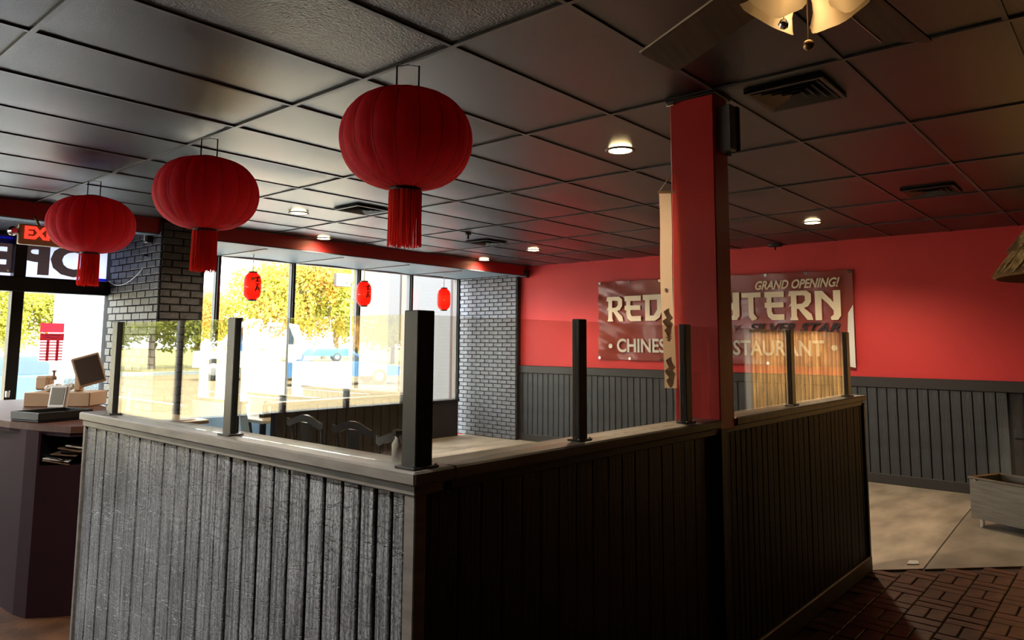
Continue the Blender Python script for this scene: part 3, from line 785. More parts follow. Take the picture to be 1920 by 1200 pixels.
# ------------------------------------------------------------------ banner on the red wall
bn = thing('banner', 'large glossy maroon vinyl banner with cream lettering on the red wall', 'banner', (XR-.03, 4.42, 1.32))
def wrinkle(yy, zz):
    u, w = (6.24-yy)/3.645, (zz-1.32)/1.165
    a = .010*sin(26*(u*.9+(1-w)*.35))*math.exp(-((u-.06)/.16)**2)
    a += .008*sin(34*(u+w*.8))*math.exp(-(u/.18)**2)
    a += .005*sin(30*u-9*w)*math.exp(-((w-1)/.25)**2)*(u < .5)
    a += .003*sin(15*u+4*sin(5*w))+.002*sin(47*u+3*w)
    return a*1.35
v = []; f = []; nx, nz = 120, 36
for j in range(nz+1):
    for i in range(nx+1):
        yy = 6.243-3.645*i/nx; zt_ = 2.494-.025*i/nx; zb_ = 1.340-.035*i/nx; zz = zb_+(zt_-zb_)*j/nz
        zz += (.012*sin(i*.42) if j == nz else 0)*(-.5)
        v.append((XR-.030-wrinkle(yy, zz), yy, zz))
for j in range(nz):
    for i in range(nx): a = j*(nx+1)+i; f.append((a, a+nx+1, a+nx+2, a+1))
MB().add(v, f).obj('sheet', M['banner'], bn, smooth=True)
GL = {
 'R': [[(.05,1),(.36,1),(.36,.14),(.42,0),(.06,0),(.12,.14),(.12,.5),(0,.44),(.12,.58),(.12,.82),(.0,.82)], [(.3,1),(.80,1),(.98,.88),(.98,.62),(.84,.46),(.62,.40),(.34,.38),(.34,.54),(.60,.56),(.72,.66),(.72,.80),(.66,.84),(.3,.84)], [(.40,.42),(.66,.42),(.98,.20),(1.04,.0),(.80,.0)]],
 'E': [[(0,1),(1,1),(1,.80),(0,.80)], [(.10,.82),(.36,.82),(.36,.30),(.44,.20),(1,.20),(1,0),(.36,0),(.16,.12),(.10,.30)], [(0,.62),(.97,.62),(.97,.44),(0,.44)]],
 'D': [[(0,1),(.9,1),(1,.95),(1,.80),(0,.80)], [(.12,.82),(.36,.82),(.36,.2),(.56,.2),(.74,.42),(.74,.85),(1,.85),(1,.40),(.86,.12),(.62,0),(.12,0)]],
 'L': [[(.1,1),(.36,1),(.36,.2),(1,.2),(1,0),(.1,0)]],
 'A': [[(.38,1),(.62,1),(.28,0),(.0,0)], [(.40,1),(.64,1),(1,0),(.73,0)], [(.22,.40),(.80,.40),(.80,.22),(.2,.22)]],
 'N': [[(.0,0),(.26,0),(.26,1),(.0,1)], [(.14,.98),(.34,.90),(.62,.56),(.80,.30),(.74,.52),(.62,.72),(.26,.82)], [(.72,1),(1,1),(1,.14),(.88,.0),(.62,0),(.60,.10),(.72,.18)], [(.14,1),(.3,1),(.74,.58),(.76,.28),(.5,.56),(.2,.80)]],
 'T': [[(0,1),(1,1),(1,.82),(0,.82)], [(.34,.84),(.62,.84),(.62,.22),(.80,.06),(.70,0),(.52,-.04),(.36,.12)]],
}
XL = XR-.056
for ch, y0, y1, zb_, zt_ in (('R', 6.084, 5.802, 1.897, 2.264), ('E', 5.765, 5.49, 1.896, 2.266), ('D', 5.458, 5.144, 1.897, 2.272),
                           ('L', 4.94, 4.70, 1.893, 2.26), ('A', 4.67, 4.36, 1.892, 2.26), ('N', 4.325, 4.004, 1.89, 2.25), ('T', 3.972, 3.715, 1.888, 2.240),
                           ('E', 3.665, 3.416, 1.880, 2.240), ('R', 3.364, 3.076, 1.874, 2.240), ('N', 3.037, 2.737, 1.870, 2.228)):
    mb = MB()
    for k, poly in enumerate(GL[ch]):
        mb.add([(XL-.0004*k, y0+(y1-y0)*px_, zb_+(zt_-zb_)*pz) for px_, pz in poly], [tuple(range(len(poly)))])
    mb.obj('letter', M['cream'], bn)
ay = (0, 0, 1); ax = (0, -1, 0)
fit_text('GRAND OPENING!', 1.045, .118, M['cream'], 'small_lettering', bn, (XL, 3.785, 2.268), ax, ay, .35, .03)
fit_text('FORMERLY:', .78, .115, M['ink'], 'black_lettering', bn, (XL, 4.76, 1.705), ax, ay, .3, .01)
fit_text('SILVER STAR', 1.135, .118, M['ink'], 'black_lettering', bn, (XL, 3.885, 1.722), ax, ay, .35, .028)
fit_text('CHINESE', .925, .200, M['white'], 'white_lettering', bn, (XL, 5.904, 1.444), ax, ay, 0, .022)
fit_text('RESTAURANT', 1.40, .198, M['white'], 'white_lettering', bn, (XL, 4.347, 1.428), ax, ay, 0, .022)
for yy in (6.015, 2.83): MB().lathe([(.001, 0), (.035, 0)], (XL-.002, yy, 1.535), 14, 'x').obj('bullet_mark', M['white'], bn)
for k in range(8):
    yy = 6.21-3.58*k/7
    for zz in (2.475-.025*k/7, 1.358-.035*k/7):
        MB().lathe([(.008, -.006), (.020, -.006), (.020, 0)], (XR-.036-wrinkle(yy, zz), yy, zz), 12, 'x').obj('eyelet', M['chrome'], bn)
MB().add([(XR-.045, 2.70, 1.32), (XR-.05, 2.60, 1.305), (XR-.045, 2.60, 2.05), (XR-.048, 2.66, 1.95)], [(0, 1, 2, 3)]).obj('curled_edge', M['white'], bn)

# ------------------------------------------------------------------ stainless trough
tr = thing('steel_trough', 'long open stainless steel bin on short feet, on the bare concrete', 'bin', (7.5, 1.0, 0))
cA = Vector((7.60, 1.255, 0)); u = Vector((-.42, -.907, 0)); w = Vector((.907, -.42, 0)); Lg, Dp = 1.25, .42
def Q(a, b, z): p = cA+u*a+w*b; return (p.x, p.y, z)
z0, z1 = .075, .42
def wall4(a0, b0, a1, b1, nm, mat):
    mb = MB(); mb.add([Q(a0, b0, z0), Q(a1, b0, z0), Q(a1, b1, z0), Q(a0, b1, z0), Q(a0, b0, z1), Q(a1, b0, z1), Q(a1, b1, z1), Q(a0, b1, z1)],
        [(3,2,1,0),(4,5,6,7),(0,1,5,4),(1,2,6,5),(2,3,7,6),(3,0,4,7)]); mb.obj(nm, mat, tr)
wall4(0, 0, Lg, .012, 'side_panel', M['steel']); wall4(0, Dp-.012, Lg, Dp, 'side_panel', M['steel'])
wall4(0, .012, .012, Dp-.012, 'end_panel', M['steel']); wall4(Lg-.012, .012, Lg, Dp-.012, 'end_panel', M['steel'])
mb = MB(); mb.add([Q(.012, .012, .20), Q(Lg-.012, .012, .20), Q(Lg-.012, Dp-.012, .20), Q(.012, Dp-.012, .20)], [(0, 1, 2, 3)]); mb.obj('bottom', M['steel_in'], tr)
mb = MB(); mb.path([Q(-.004, -.004, z1), Q(Lg, -.004, z1), Q(Lg, Dp, z1), Q(-.004, Dp, z1), Q(-.004, -.004, z1)], .011, 8); mb.obj('rolled_rim', M['steel'], tr)
for a in (.06, Lg-.06):
    for b in (.05, Dp-.05):
        MB().tube(Q(a, b, .004), Q(a, b, z0+.005), .016, 10).obj('foot', M['chrome'], tr)
MB().lathe([(.001, .012), (.012, .010), (.016, 0)], Q(.06, -.002, .40), 8, 'z').obj('stud', M['chrome'], tr)
ch_ = MB().prism([(5.95, 1.40), (6.01, 1.335), (6.09, 1.36), (6.06, 1.41)], .005, .012).obj('plaster_chip', M['white'])
ch_['label'] = 'small white plaster chip lying on the concrete near the brown tiles'; ch_['category'] = 'debris'

# ------------------------------------------------------------------ bamboo hut at the far right
bam = thing('bamboo_screen', 'wall of upright bamboo canes, mirrored in the glass screen at right', 'screen', (8.25, .15, 0))
for k in range(24):
    yy = -.245+k*.0425; r = random.uniform(.017, .022); zt_ = 1.90+random.uniform(-.03, .05); xo = random.uniform(-.006, .006)
    prof = [(r, .01)]; z = .2+random.uniform(0, .25)
    while z < zt_-.05:
        prof += [(r, z-.012), (r*1.13, z), (r, z+.012)]; z += random.uniform(.28, .40)
    prof.append((r, zt_))
    MB().lathe(prof, (8.25+xo, yy, 0), 8, close=True).obj('cane', M['bamboo'], bam, smooth=True)
MB().cbox((8.23, -.345, .004), (8.28, -.272, 1.88), .006).obj('end_post', M['grey'], bam)
for z in (.35, 1.55): MB().tube((8.285, -.30, z), (8.285, .76, z), .018, 8).obj('cross_cane', M['bamboo'], bam)
th = thing('thatched_umbrella', 'two tiered straw thatched umbrella roof at the right edge', 'umbrella', (8.3, .18, 0))
ux, uy = 8.25, .16
MB().tube((8.42, uy, .002), (8.42, uy, 2.72), .035, 12).obj('pole', M['bamboo'], th)
MB().lathe([(.001, 2.800), (.52, 2.800), (.50, 2.775), (.001, 2.775)], (ux, uy, 0), 40).obj('crown_cap', M['thatch_dark'], th)
for (r0, z0_, r1, z1_) in ((.93, 2.195, .60, 2.62), (.80, 2.425, .50, 2.80)):
    MB().lathe([(r1, z1_-.02), (r0-.02, z0_+.012), (r0-.05, z0_-.004), (r1-.02, z1_-.05)], (ux, uy, 0), 40).obj('thatch_layer', M['thatch_dark'], th)
    mb = MB()
    for k in range(1200):
        a = random.uniform(0, 2*pi); s = random.random()**.7; L = random.uniform(.12, .32)
        ra = r1+(r0-r1)*max(0, s-L); rb = r1+(r0-r1)*min(1, s)*random.uniform(.97, 1.035)
        def pt(r, da): zz = z1_+(z0_-z1_)*(r-r1)/(r0-r1)+.006; return Vector((ux+r*cos(a+da), uy+r*sin(a+da), zz))
        da = random.uniform(-.05, .05)
        A, B = pt(ra, 0), pt(rb, da); sd = Vector((-sin(a), cos(a), 0))*random.uniform(.004, .010)
        A.z += random.uniform(0, .012); B.z += random.uniform(-.005, .012)
        mb.add([A-sd, A+sd, B+sd*.8, B-sd*.8], [(0, 1, 2, 3)])
    mb.obj('straw', M['thatch'], th, kind='stuff')

# ------------------------------------------------------------------ host counter, left
ct = thing('host_counter', 'maroon front counter with brown top and open cubby, by the door', 'counter', (1.7, 5.6, 0))
base = [(1.33, 7.0), (1.42, 5.02), (1.45, 4.90), (1.70, 4.70), (1.78, 4.80), (2.12, 5.9), (2.25, 7.0)]
def lerp(a, b, t): return (a[0]+(b[0]-a[0])*t, a[1]+(b[1]-a[1])*t)
A_, B_ = base[2], base[3]; q0, q1 = lerp(A_, B_, .04), lerp(A_, B_, .86)
nin = Vector((B_[1]-A_[1], -(B_[0]-A_[0]))).normalized()*-1     # into the counter
if nin.y < 0: nin = -nin
zc0, zc1 = .845, 1.025
def face(poly, mb): mb.add([Vector(p) for p in poly], [tuple(range(len(poly)))])
mb = MB()
for p, q in zip(base, base[1:]+base[:1]):
    if p == A_: continue
    face([(p[0], p[1], 0), (q[0], q[1], 0), (q[0], q[1], 1.04), (p[0], p[1], 1.04)], mb)
for (s, e, za, zb_) in ((A_, B_, 0, zc0), (A_, B_, zc1, 1.04), (A_, q0, zc0, zc1), (q1, B_, zc0, zc1)):
    face([(s[0], s[1], za), (e[0], e[1], za), (e[0], e[1], zb_), (s[0], s[1], zb_)], mb)
mb.obj('body', M['counter'], ct)
mb = MB(); dn = (nin.x*.28, nin.y*.28)
i0, i1 = (q0[0]+dn[0], q0[1]+dn[1]), (q1[0]+dn[0], q1[1]+dn[1])
face([(*q0, zc0), (*q1, zc0), (*i1, zc0), (*i0, zc0)], mb); face([(*q0, zc1), (*i0, zc1), (*i1, zc1), (*q1, zc1)], mb)
face([(*q0, zc0), (*i0, zc0), (*i0, zc1), (*q0, zc1)], mb); face([(*q1, zc0), (*q1, zc1), (*i1, zc1), (*i1, zc0)], mb); face([(*i0, zc0), (*i1, zc0), (*i1, zc1), (*i0, zc1)], mb)
mb.obj('cubby', M['black'], ct)
top = [(1.27, 7.1), (1.36, 5.40), (1.385, 5.22), (1.44, 4.98), (1.54, 4.67), (1.60, 4.64), (1.66, 4.74), (2.16, 5.86), (2.32, 7.1)]
MB().prism(top, 1.04, 1.078).obj('worktop', M['counter_top'], ct)
MB().prism([(p[0]+(1.8-p[0])*.012, p[1]+(5.9-p[1])*.012) for p in top], 1.018, 1.041).obj('edge_band', M['counter'], ct)
ZK = 1.078
def label(o, l, c, g=None):
    o['label'] = l; o['category'] = c
    if g: o['group'] = g
    return o
# papers stuffed in the cubby
for k in range(7):
    c = lerp(q0, q1, .25+.085*k); c = (c[0]+nin.x*.09, c[1]+nin.y*.09)
    b = MB().cbox((-.07, -.10, 0), (.07, .10, .008), .002)
    b.xf(Matrix.Translation((c[0], c[1], zc0+.012+.014*k)) @ Matrix.Rotation(atan2(B_[1]-A_[1], B_[0]-A_[0])+random.uniform(-.5, .5), 4, 'Z') @ Matrix.Rotation(random.uniform(.05, .3), 4, 'Y'))
    label(b.obj('menu', M[('card', 'paper', 'black', 'card', 'black', 'card', 'paper')[k]]), ('brown', 'white', 'black', 'brown', 'black', 'brown', 'white')[k]+' loose menu, '+ORD[k]+' from the bottom of the untidy pile in the cubby', 'menu', 'menus piled in the counter cubby')
def box_at(c, sx, sy, z0, z1, rz, mat, nm, par=None, ch=.006):
    b = MB().cbox((-sx/2, -sy/2, z0), (sx/2, sy/2, z1), ch); b.xf(Matrix.Translation((c[0], c[1], 0)) @ Matrix.Rotation(rz, 4, 'Z'))
    return b.obj(nm, mat, par)
RZ = radians(105)
tray = thing('cash_tray', 'flat black tray on the near end of the front counter', 'tray', (1.57, 5.25, ZK))
box_at((1.60, 5.18), .34, .28, ZK, ZK+.012, RZ+1.57, M['black'], 'base', tray)
for (dx, dy, sx, sy) in ((0, .135, .34, .012), (0, -.135, .34, .012), (.165, 0, .012, .28), (-.165, 0, .012, .28)):
    cc = Matrix.Rotation(RZ+1.57, 3, 'Z') @ Vector((dx, dy, 0))
    box_at((1.60+cc.x, 5.18+cc.y), sx, sy, ZK+.012, ZK+.058, RZ+1.57, M['black'], 'rim', tray, .003)
# pos till: tan base and tilted monitor
RC = YAW-pi/2          # faces the camera
def P2(px, d): # world xy on the ray through picture column px at distance d along the optical axis
    k = (px-960)/F; return (d*(cos(YAW)+k*sin(YAW)), d*(sin(YAW)-k*cos(YAW)))
till = thing('cash_till', 'tan point of sale till with a tilted screen on the front counter', 'till', (*P2(140, 5.55), ZK))
c = P2(138, 5.60); box_at(c, .46, .30, ZK, ZK+.105, RC+.12, M['beige'], 'drawer_base', till)
c = P2(160, 5.62); box_at(c, .05, .05, ZK+.105, ZK+.23, RC, M['beige'], 'neck', till)
c = P2(176, 5.60)
b = MB().cbox((-.095, -.018, -.115), (.095, .018, .115), .008); mt = Matrix.Translation((c[0], c[1], ZK+.265)) @ Matrix.Rotation(RC+.55, 4, 'Z') @ Matrix.Rotation(-.30, 4, 'Y') @ Matrix.Rotation(-.12, 4, 'X')
b.xf(mt); b.obj('monitor', M['beige'], till)
b = MB().box((-.080, -.0205, -.098), (.080, -.017, .098)); b.xf(mt); b.obj('screen', M['screen_dark'], till)
ter = thing('card_terminal', 'white upright card terminal in front of the till', 'terminal', (*P2(122, 5.30), ZK))
c = P2(122, 5.30); b = MB().cbox((-.064, -.02, 0), (.064, .02, .165), .010); mt = Matrix.Translation((c[0], c[1], ZK)) @ Matrix.Rotation(RC, 4, 'Z') @ Matrix.Rotation(-.18, 4, 'X')
b.xf(mt); b.obj('case', M['white'], ter); b = MB().box((-.046, -.0225, .03), (.046, -.019, .148)); b.xf(mt); b.obj('screen', M['screen_grey'], ter)
cup = thing('paper_roll_stack', 'crumpled white paper and rolls on the tan till base', 'paper', (*P2(118, 5.55), ZK+.105))
for k in range(6):
    c = P2(104+8*k, 5.52+.02*(k % 2)); b = MB().lathe([(.001, -.028), (.022, -.018), (.03, 0), (.02, .018), (.001, .026)], (c[0], c[1], ZK+.132+.006*(k % 3)), 8, radial=lambda t_, z_: 1+.2*sin(3*t_+z_*90)); b.obj('paper_ball', M['paper'], cup)
sh = thing('dispenser', 'tan hooded dispenser with a knob beside the till screen', 'dispenser', (*P2(98, 5.75), ZK+.105))
c = P2(96, 5.72); box_at(c, .10, .10, ZK+.105, ZK+.215, RC, M['beige'], 'case', sh, .015)
c = P2(112, 5.70); MB().lathe([(.001, 0), (.02, 0), (.02, .02), (.008, .035), (.008, .06), (.022, .068), (.001, .075)], (c[0], c[1], ZK+.185), 14).obj('pump', M['card'], sh)

# exit sign and open sign
ex = thing('exit_sign', 'tan exit sign with red letters and emergency lamps, behind the far lantern', 'sign', (2.10, 7.40, 2.40))
MB().cbox((1.915, 7.38, 2.405), (2.285, 7.44, 2.585), .008).obj('case', M['exit_case'], ex)
MB().tube((2.1, 7.43, 2.54), (2.1, YB, 2.70), .012, 8).obj('bracket', M['exit_case'], ex)
fit_text('EXIT', .29, .115, M['exit_red'], 'red_letters', ex, (1.955, 7.377, 2.455), (1, 0, 0), (0, 0, 1), 0, .05)
for sx, xx in ((-1, 1.875), (1, 2.325)):
    MB().lathe([(.001, -.03), (.025, -.03), (.042, .005), (.042, .02), (.001, .02)], (xx, 7.39, 2.515), 16, 'y').obj('lamp_head', M['chrome'], ex)
    MB().tube((xx, 7.40, 2.515), (xx-sx*.05, 7.41, 2.515), .010, 8).obj('lamp_arm', M['exit_case'], ex)
op = thing('open_sign', 'white backlit sign above the door reading OPEN from outside', 'sign', (2.7, YW+.08, 2.24))
MB().add([(1.42, YW+.062, 2.245), (3.30, YW+.062, 2.245), (3.30, YW+.062, 2.70), (1.42, YW+.062, 2.70)], [(0, 1, 2, 3)]).obj('film', M['sign'], op)
MB().cbox((3.285, YW+.05, 2.245), (3.31, YW+.075, 2.655), .003).obj('edge_frame', M['white'], op)
me = fit_text('OPEN', 1.46, .37, M['sign_letter'], 'letters', op, (3.13, YW+.056, 2.268), (-1, 0, 0), (0, 0, 1), 0, .05)
MB().box((2.10, YW+.050, 2.585), (2.36, YW+.054, 2.66)).obj('blue_panel', M['blue'], op)
MB().box((3.15, YW+.050, 2.245), (3.27, YW+.054, 2.275)).obj('blue_tape', M['blue'], op)
pts = []
for k in range(13):
    t_ = k/12; pts.append((3.205-.01*sin(pi*t_), 8.86-.90*t_, 2.24+(2.33-2.24)*t_-.26*(t_*(1-t_))*1.6))
label(MB().path(pts, .004, 6).obj('sign_cord', M['white']), 'thin white cord looping from the open sign to the brick pier', 'cord')
se = thing('door_sensor', 'small black sensor with a white strip, high on the brick pier', 'sensor', (3.2, 7.85, 2.58))
MB().cbox((3.165, 7.80, 2.59), (3.226, 7.89, 2.735), .008).obj('case', M['black'], se)
MB().cbox((3.160, 7.850, 2.61), (3.167, 7.868, 2.715), .002).obj('white_strip', M['white'], se)
hk = MB().path([(3.226, 7.90, 2.46), (3.19, 7.88, 2.465), (3.165, 7.86, 2.45)], .010, 6).obj('wall_hook', M['black'])
label(hk, 'short black hook on the brick pier below the sensor', 'hook')
ps = thing('hours_poster', 'red and white price poster hanging on the door glass', 'poster', (2.70, YW-.02, 1.34))
def card(x0, z0_, x1, z1_, off, nm, mat):
    MB().add([(x0, YW-off, z0_), (x1, YW-off, z0_), (x1, YW-off, z1_), (x0, YW-off, z1_)], [(0, 1, 2, 3)]).obj(nm, mat, ps)
card(2.595, 1.340, 2.825, 1.64, .012, 'sheet', M['poster_white']); card(2.590, 1.652, 2.820, 1.752, .014, 'header', M['poster_red'])
card(2.595, 1.565, 2.825, 1.64, .0135, 'red_band', M['poster_red'])
for xx in (2.675, 2.768): card(xx-.014, 1.345, xx+.014, 1.565, .0135, 'red_column', M['poster_red'])
for k in range(7): card(2.60, 1.353+.031*k, 2.82, 1.364+.031*k, .0130, 'red_rule', M['poster_red'])
for (x0, x1, zz) in ((2.625, 2.795, 1.615), (2.64, 2.78, 1.588)): card(x0, zz, x1, zz+.012, .0145, 'white_line', M['poster_white'])
eb = MB().cbox((9.10, 7.60, 2.64), (9.19, 7.655, 2.76), .006).obj('junction_box', M['black']); label(eb, 'small dark electrical box at the far ceiling corner by the beam', 'box')

# ------------------------------------------------------------------ dining furniture behind the screen
def divider(nm, lbl, x0, y0, x1, y1, z1):
    t = thing(nm, lbl, 'partition', ((x0+x1)/2, (y0+y1)/2, .004))
    MB().box((x0, y0, .004), (x1, y1, z1-.03)).obj('core', M['gap'], t)
    if x1-x0 > y1-y0:
        n = int((x1-x0)/.11)
        for k in range(n):
            a, b = x0+(x1-x0)*k/n, x0+(x1-x0)*(k+1)/n
            MB().cbox((a+.003, y0-.012, .004), (b-.003, y0, z1-.03), .003).obj('board', M['board_wall'], t)
    else:
        n = int((y1-y0)/.11)
        for k in range(n):
            a, b = y0+(y1-y0)*k/n, y0+(y1-y0)*(k+1)/n
            MB().cbox((x0-.012, a+.003, .004), (x0, b-.003, z1-.03), .003).obj('board', M['board_wall'], t)
    MB().cbox((x0-.03, y0-.03, z1-.03), (x1+.02, y1+.02, z1), .005).obj('cap', M['rail'], t)
divider('booth_divider', 'low charcoal board divider behind the dining chairs', 3.77, 6.20, 5.47, 6.28, 1.0)
divider('booth_divider', 'low charcoal board divider running back to the window', 5.50, 6.16, 5.58, 8.40, 1.0)
def booth(lbl, x, y0, y1, zt_):
    t = thing('booth_bench', lbl, 'bench', (x, (y0+y1)/2, .004), 'booth benches by the window')
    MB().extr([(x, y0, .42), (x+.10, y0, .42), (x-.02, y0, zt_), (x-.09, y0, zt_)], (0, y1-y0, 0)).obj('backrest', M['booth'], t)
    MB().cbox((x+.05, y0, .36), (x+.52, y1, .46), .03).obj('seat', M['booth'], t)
    MB().box((x, y0+.01, .004), (x+.48, y1-.01, .36)).obj('base', M['chair'], t)
    MB().cbox((x-.10, y0-.02, zt_-.02), (x+.0, y1+.02, zt_+.01), .005).obj('top_trim', M['chair'], t)
booth('sky tinted blue booth bench back left of the board divider', 3.62, 6.45, 7.40, 1.0)
booth('sky tinted blue booth bench nearest the brick pier', 4.75, 6.9, 8.3, .95)
def table(x, y, sx, sy, zt_, lbl):
    t = thing('dining_table', lbl, 'table', (x, y, .004), 'dining tables by the window')
    MB().cbox((x-sx/2, y-sy/2, zt_-.035), (x+sx/2, y+sy/2, zt_), .006).obj('tabletop', M['table'], t)
    MB().tube((x, y, .02), (x, y, zt_-.03), .035, 12).obj('pedestal', M['iron'], t)
    for k in range(4):
        a = pi/4+k*pi/2; MB().tube((x, y, .04), (x+.28*cos(a), y+.28*sin(a), .018), .014, 8).obj('foot', M['iron'], t)
table(2.78, 6.62, .62, 1.0, .90, 'tan topped high table beside the left brick pier')
table(4.32, 7.35, .55, .9, .76, 'pale table between the two sky tinted blue booth benches')
def caddy(x, y, z, lbl):
    t = thing('condiment_caddy', lbl, 'caddy', (x, y, z), 'condiment caddies on the tables')
    MB().cbox((x-.09, y-.05, z), (x+.09, y+.05, z+.035), .005).obj('tray', M['black'], t)
    for k, (dx, h_, r, mm, cap) in enumerate(((-.05, .13, .026, 'screen_dark', 'black'), (.0, .09, .024, 'white', 'chrome'), (.045, .14, .028, 'card', 'white'))):
        b = MB().lathe([(.001, 0), (r, 0), (r, h_*.6), (r*.5, h_*.8), (r*.5, h_*.92), (.001, h_*.92)], (x+dx, y, z+.036), 12).obj('bottle', M[mm], t, smooth=True)
        MB().lathe([(.001, 0), (r*.6, 0), (r*.6, h_*.14), (.001, h_*.14)], (x+dx, y, z+.036+h_*.92), 10).obj('lid', M[cap], t)
    MB().cbox((x+.10, y-.04, z), (x+.13, y+.04, z+.20), .004).obj('menu_card', M['grey'], t)
caddy(2.66, 6.98, .90, 'condiment caddy with bottles on the high table by the pier')
caddy(4.30, 7.20, .76, 'condiment caddy with bottles between the sky tinted blue booths')
def chair(x, y, rz, lbl):
    t = thing('dining_chair', lbl, 'chair', (0, 0, 0), 'black dining chairs')
    for sx in (-1, 1):
        MB().path([(sx*.19, -.19, 0), (sx*.19, -.19, .44)], .017, 8).obj('leg', M['chair'], t)
        MB().path([(sx*.19, .20, 0), (sx*.19, .19, .44)], .017, 8).obj('leg', M['chair'], t)
        MB().path([(sx*.19, .19, .43), (sx*.195, .215, .70), (sx*.205, .25, .93)], .014, 8).obj('back_post', M['chair'], t)
    MB().cbox((-.22, -.22, .43), (.22, .21, .47), .015).obj('seat', M['chair'], t)
    mb = MB(); top_ = []; bot = []
    for k in range(17):
        u_ = -1+k/8; zz = .955+.045*(cos(u_*pi)*.5+.5)-.012*abs(u_)**3+(.02 if abs(u_) > .93 else 0)
        top_.append((u_*.245, .252, zz)); bot.append((u_*.245, .252, zz-.052))
    for k in range(16): mb.extr([bot[k], bot[k+1], top_[k+1], top_[k]], (0, .022, 0))
    mb.obj('crest_rail', M['chair'], t)
    mb = MB()
    for (a, b, w0, w1) in ((.47, .62, .055, .060), (.74, .94, .052, .070)):
        mb.extr([(-w0, .20+(a-.45)*.10, a), (w0, .20+(a-.45)*.10, a), (w1, .20+(b-.45)*.10, b), (-w1, .20+(b-.45)*.10, b)], (0, .014, 0))
    for zz in (.645, .68, .715):
        for s_ in (-1, 0, 1): mb.tube((s_*.035, .228, zz-.02), (s_*.035+.02*(1 if zz != .68 else -1), .230, zz+.025), .009, 6)
    mb.obj('splat', M['chair'], t)
    for z in (.16, .24): MB().tube((-.19, .195, z), (.19, .195, z), .010, 6).obj('stretcher', M['chair'], t)
    t.location = (x, y, .004); t.rotation_euler[2] = rz
    return t
ch0 = chair(3.55, 4.98, radians(90), 'black carved back dining chair farthest left of the three behind the glass')
copy_tree(ch0, (3.52, 4.33, .004), radians(90), 'black carved back dining chair in the middle of the three behind the glass')
copy_tree(ch0, (3.30, 3.55, .004), radians(80), 'black dining chair close to the spray bottle, lowest behind the glass')
bt = thing('spray_bottle', 'little white spray bottle on the rail by the corner post', 'bottle', (1.475, 1.74, 1.212))
MB().lathe([(.001, 0), (.016, 0), (.017, .05), (.008, .065), (.008, .075), (.001, .075)], (1.475, 1.74, 1.212), 14).obj('body', M['paper'], bt, smooth=True)
MB().cbox((1.462, 1.728, 1.287), (1.488, 1.752, 1.305), .004).obj('trigger_head', M['black'], bt)

# ------------------------------------------------------------------ outside: lot, trees, vehicles, neighbouring building
gd = setting('ground')
MB().box((-140, 15.5, -.5), (160, 37, -.10)).obj('parking_lot', M['asphalt'], gd)
MB().box((-60, 9.12, -.5), (60, 15.5, -.09)).obj('pavement', M['apron'], gd)
MB().box((14, 37, -.5), (160, 56, -.101)).obj('parking_lot', M['asphalt'], gd)
MB().box((-140, 37, -.5), (14, 160, -.06)).obj('verge', M['grass'], gd)
MB().box((14, 56, -.5), (160, 160, -.06)).obj('verge', M['grass'], gd)
for k in range(-6, 8): MB().box((k*3-.06, 19, -.1), (k*3+.06, 24, -.096)).obj('lot_marking', M['line'], gd)
MB().box((-140, 36.2, -.1), (14, 37, .05)).obj('kerb', M['stone'], gd)
leaf_mesh = {}
def crown(kind, seed, n=5200):
    rnd = random.Random(seed); mb = MB()
    blobs = [(rnd.uniform(-1.3, 1.3), rnd.uniform(-1.0, 1.0), rnd.uniform(1.4, 4.2), rnd.uniform(.8, 1.4)) for _ in range(13)]
    for _ in range(n):
        bx_, by_, bz_, r = rnd.choice(blobs)
        d = Vector((rnd.gauss(0, 1), rnd.gauss(0, 1), rnd.gauss(0, 1))).normalized()*r*rnd.random()**.35
        c = Vector((bx_, by_, bz_))+Vector((d.x, d.y, d.z*.85))
        a = Vector((rnd.gauss(0, 1), rnd.gauss(0, 1), rnd.gauss(0, 1))).normalized(); b = a.orthogonal().normalized()
        s = rnd.uniform(.06, .135)
        mb.add([c-a*s, c+b*s*.6, c+a*s, c-b*s*.6], [(0, 1, 2, 3)])
    return mb.mesh('crown', M[kind])
def trunk_mesh(seed):
    rnd = random.Random(seed); mb = MB().tube((0, 0, -.1), (.1, 0, 2.2), .17, 8, .11)
    for k in range(5):
        a = rnd.uniform(0, 6.3); mb.tube((.08, 0, 1.3+.25*k), (1.0*cos(a), .9*sin(a), 2.4+.3*k), .06, 6, .02)
    return mb.mesh('trunk', M['bark'])
CR = {k: [crown(k, i) for i in range(2)] for k in ('leaf_green', 'leaf_orange', 'leaf_dark')}
TK = [trunk_mesh(i) for i in range(2)]
rnd = random.Random(5)
TL = {'leaf_green': 'yellow green tree', 'leaf_orange': 'orange autumn tree', 'leaf_dark': 'darker green tree'}
def tree(x, y, s, kind, where):
    t = thing('tree', TL[kind]+', '+where, 'tree', (x, y, -.06), 'trees behind the parking lot')
    rz = rnd.uniform(0, 6.3)
    piece('crown', rnd.choice(CR[kind]), (x, y, -.06), t, (0, 0, rz), (s, s, s*rnd.uniform(.95, 1.1)))
    piece('trunk', rnd.choice(TK), (x, y, -.06), t, (0, 0, rz), (s, s, s))
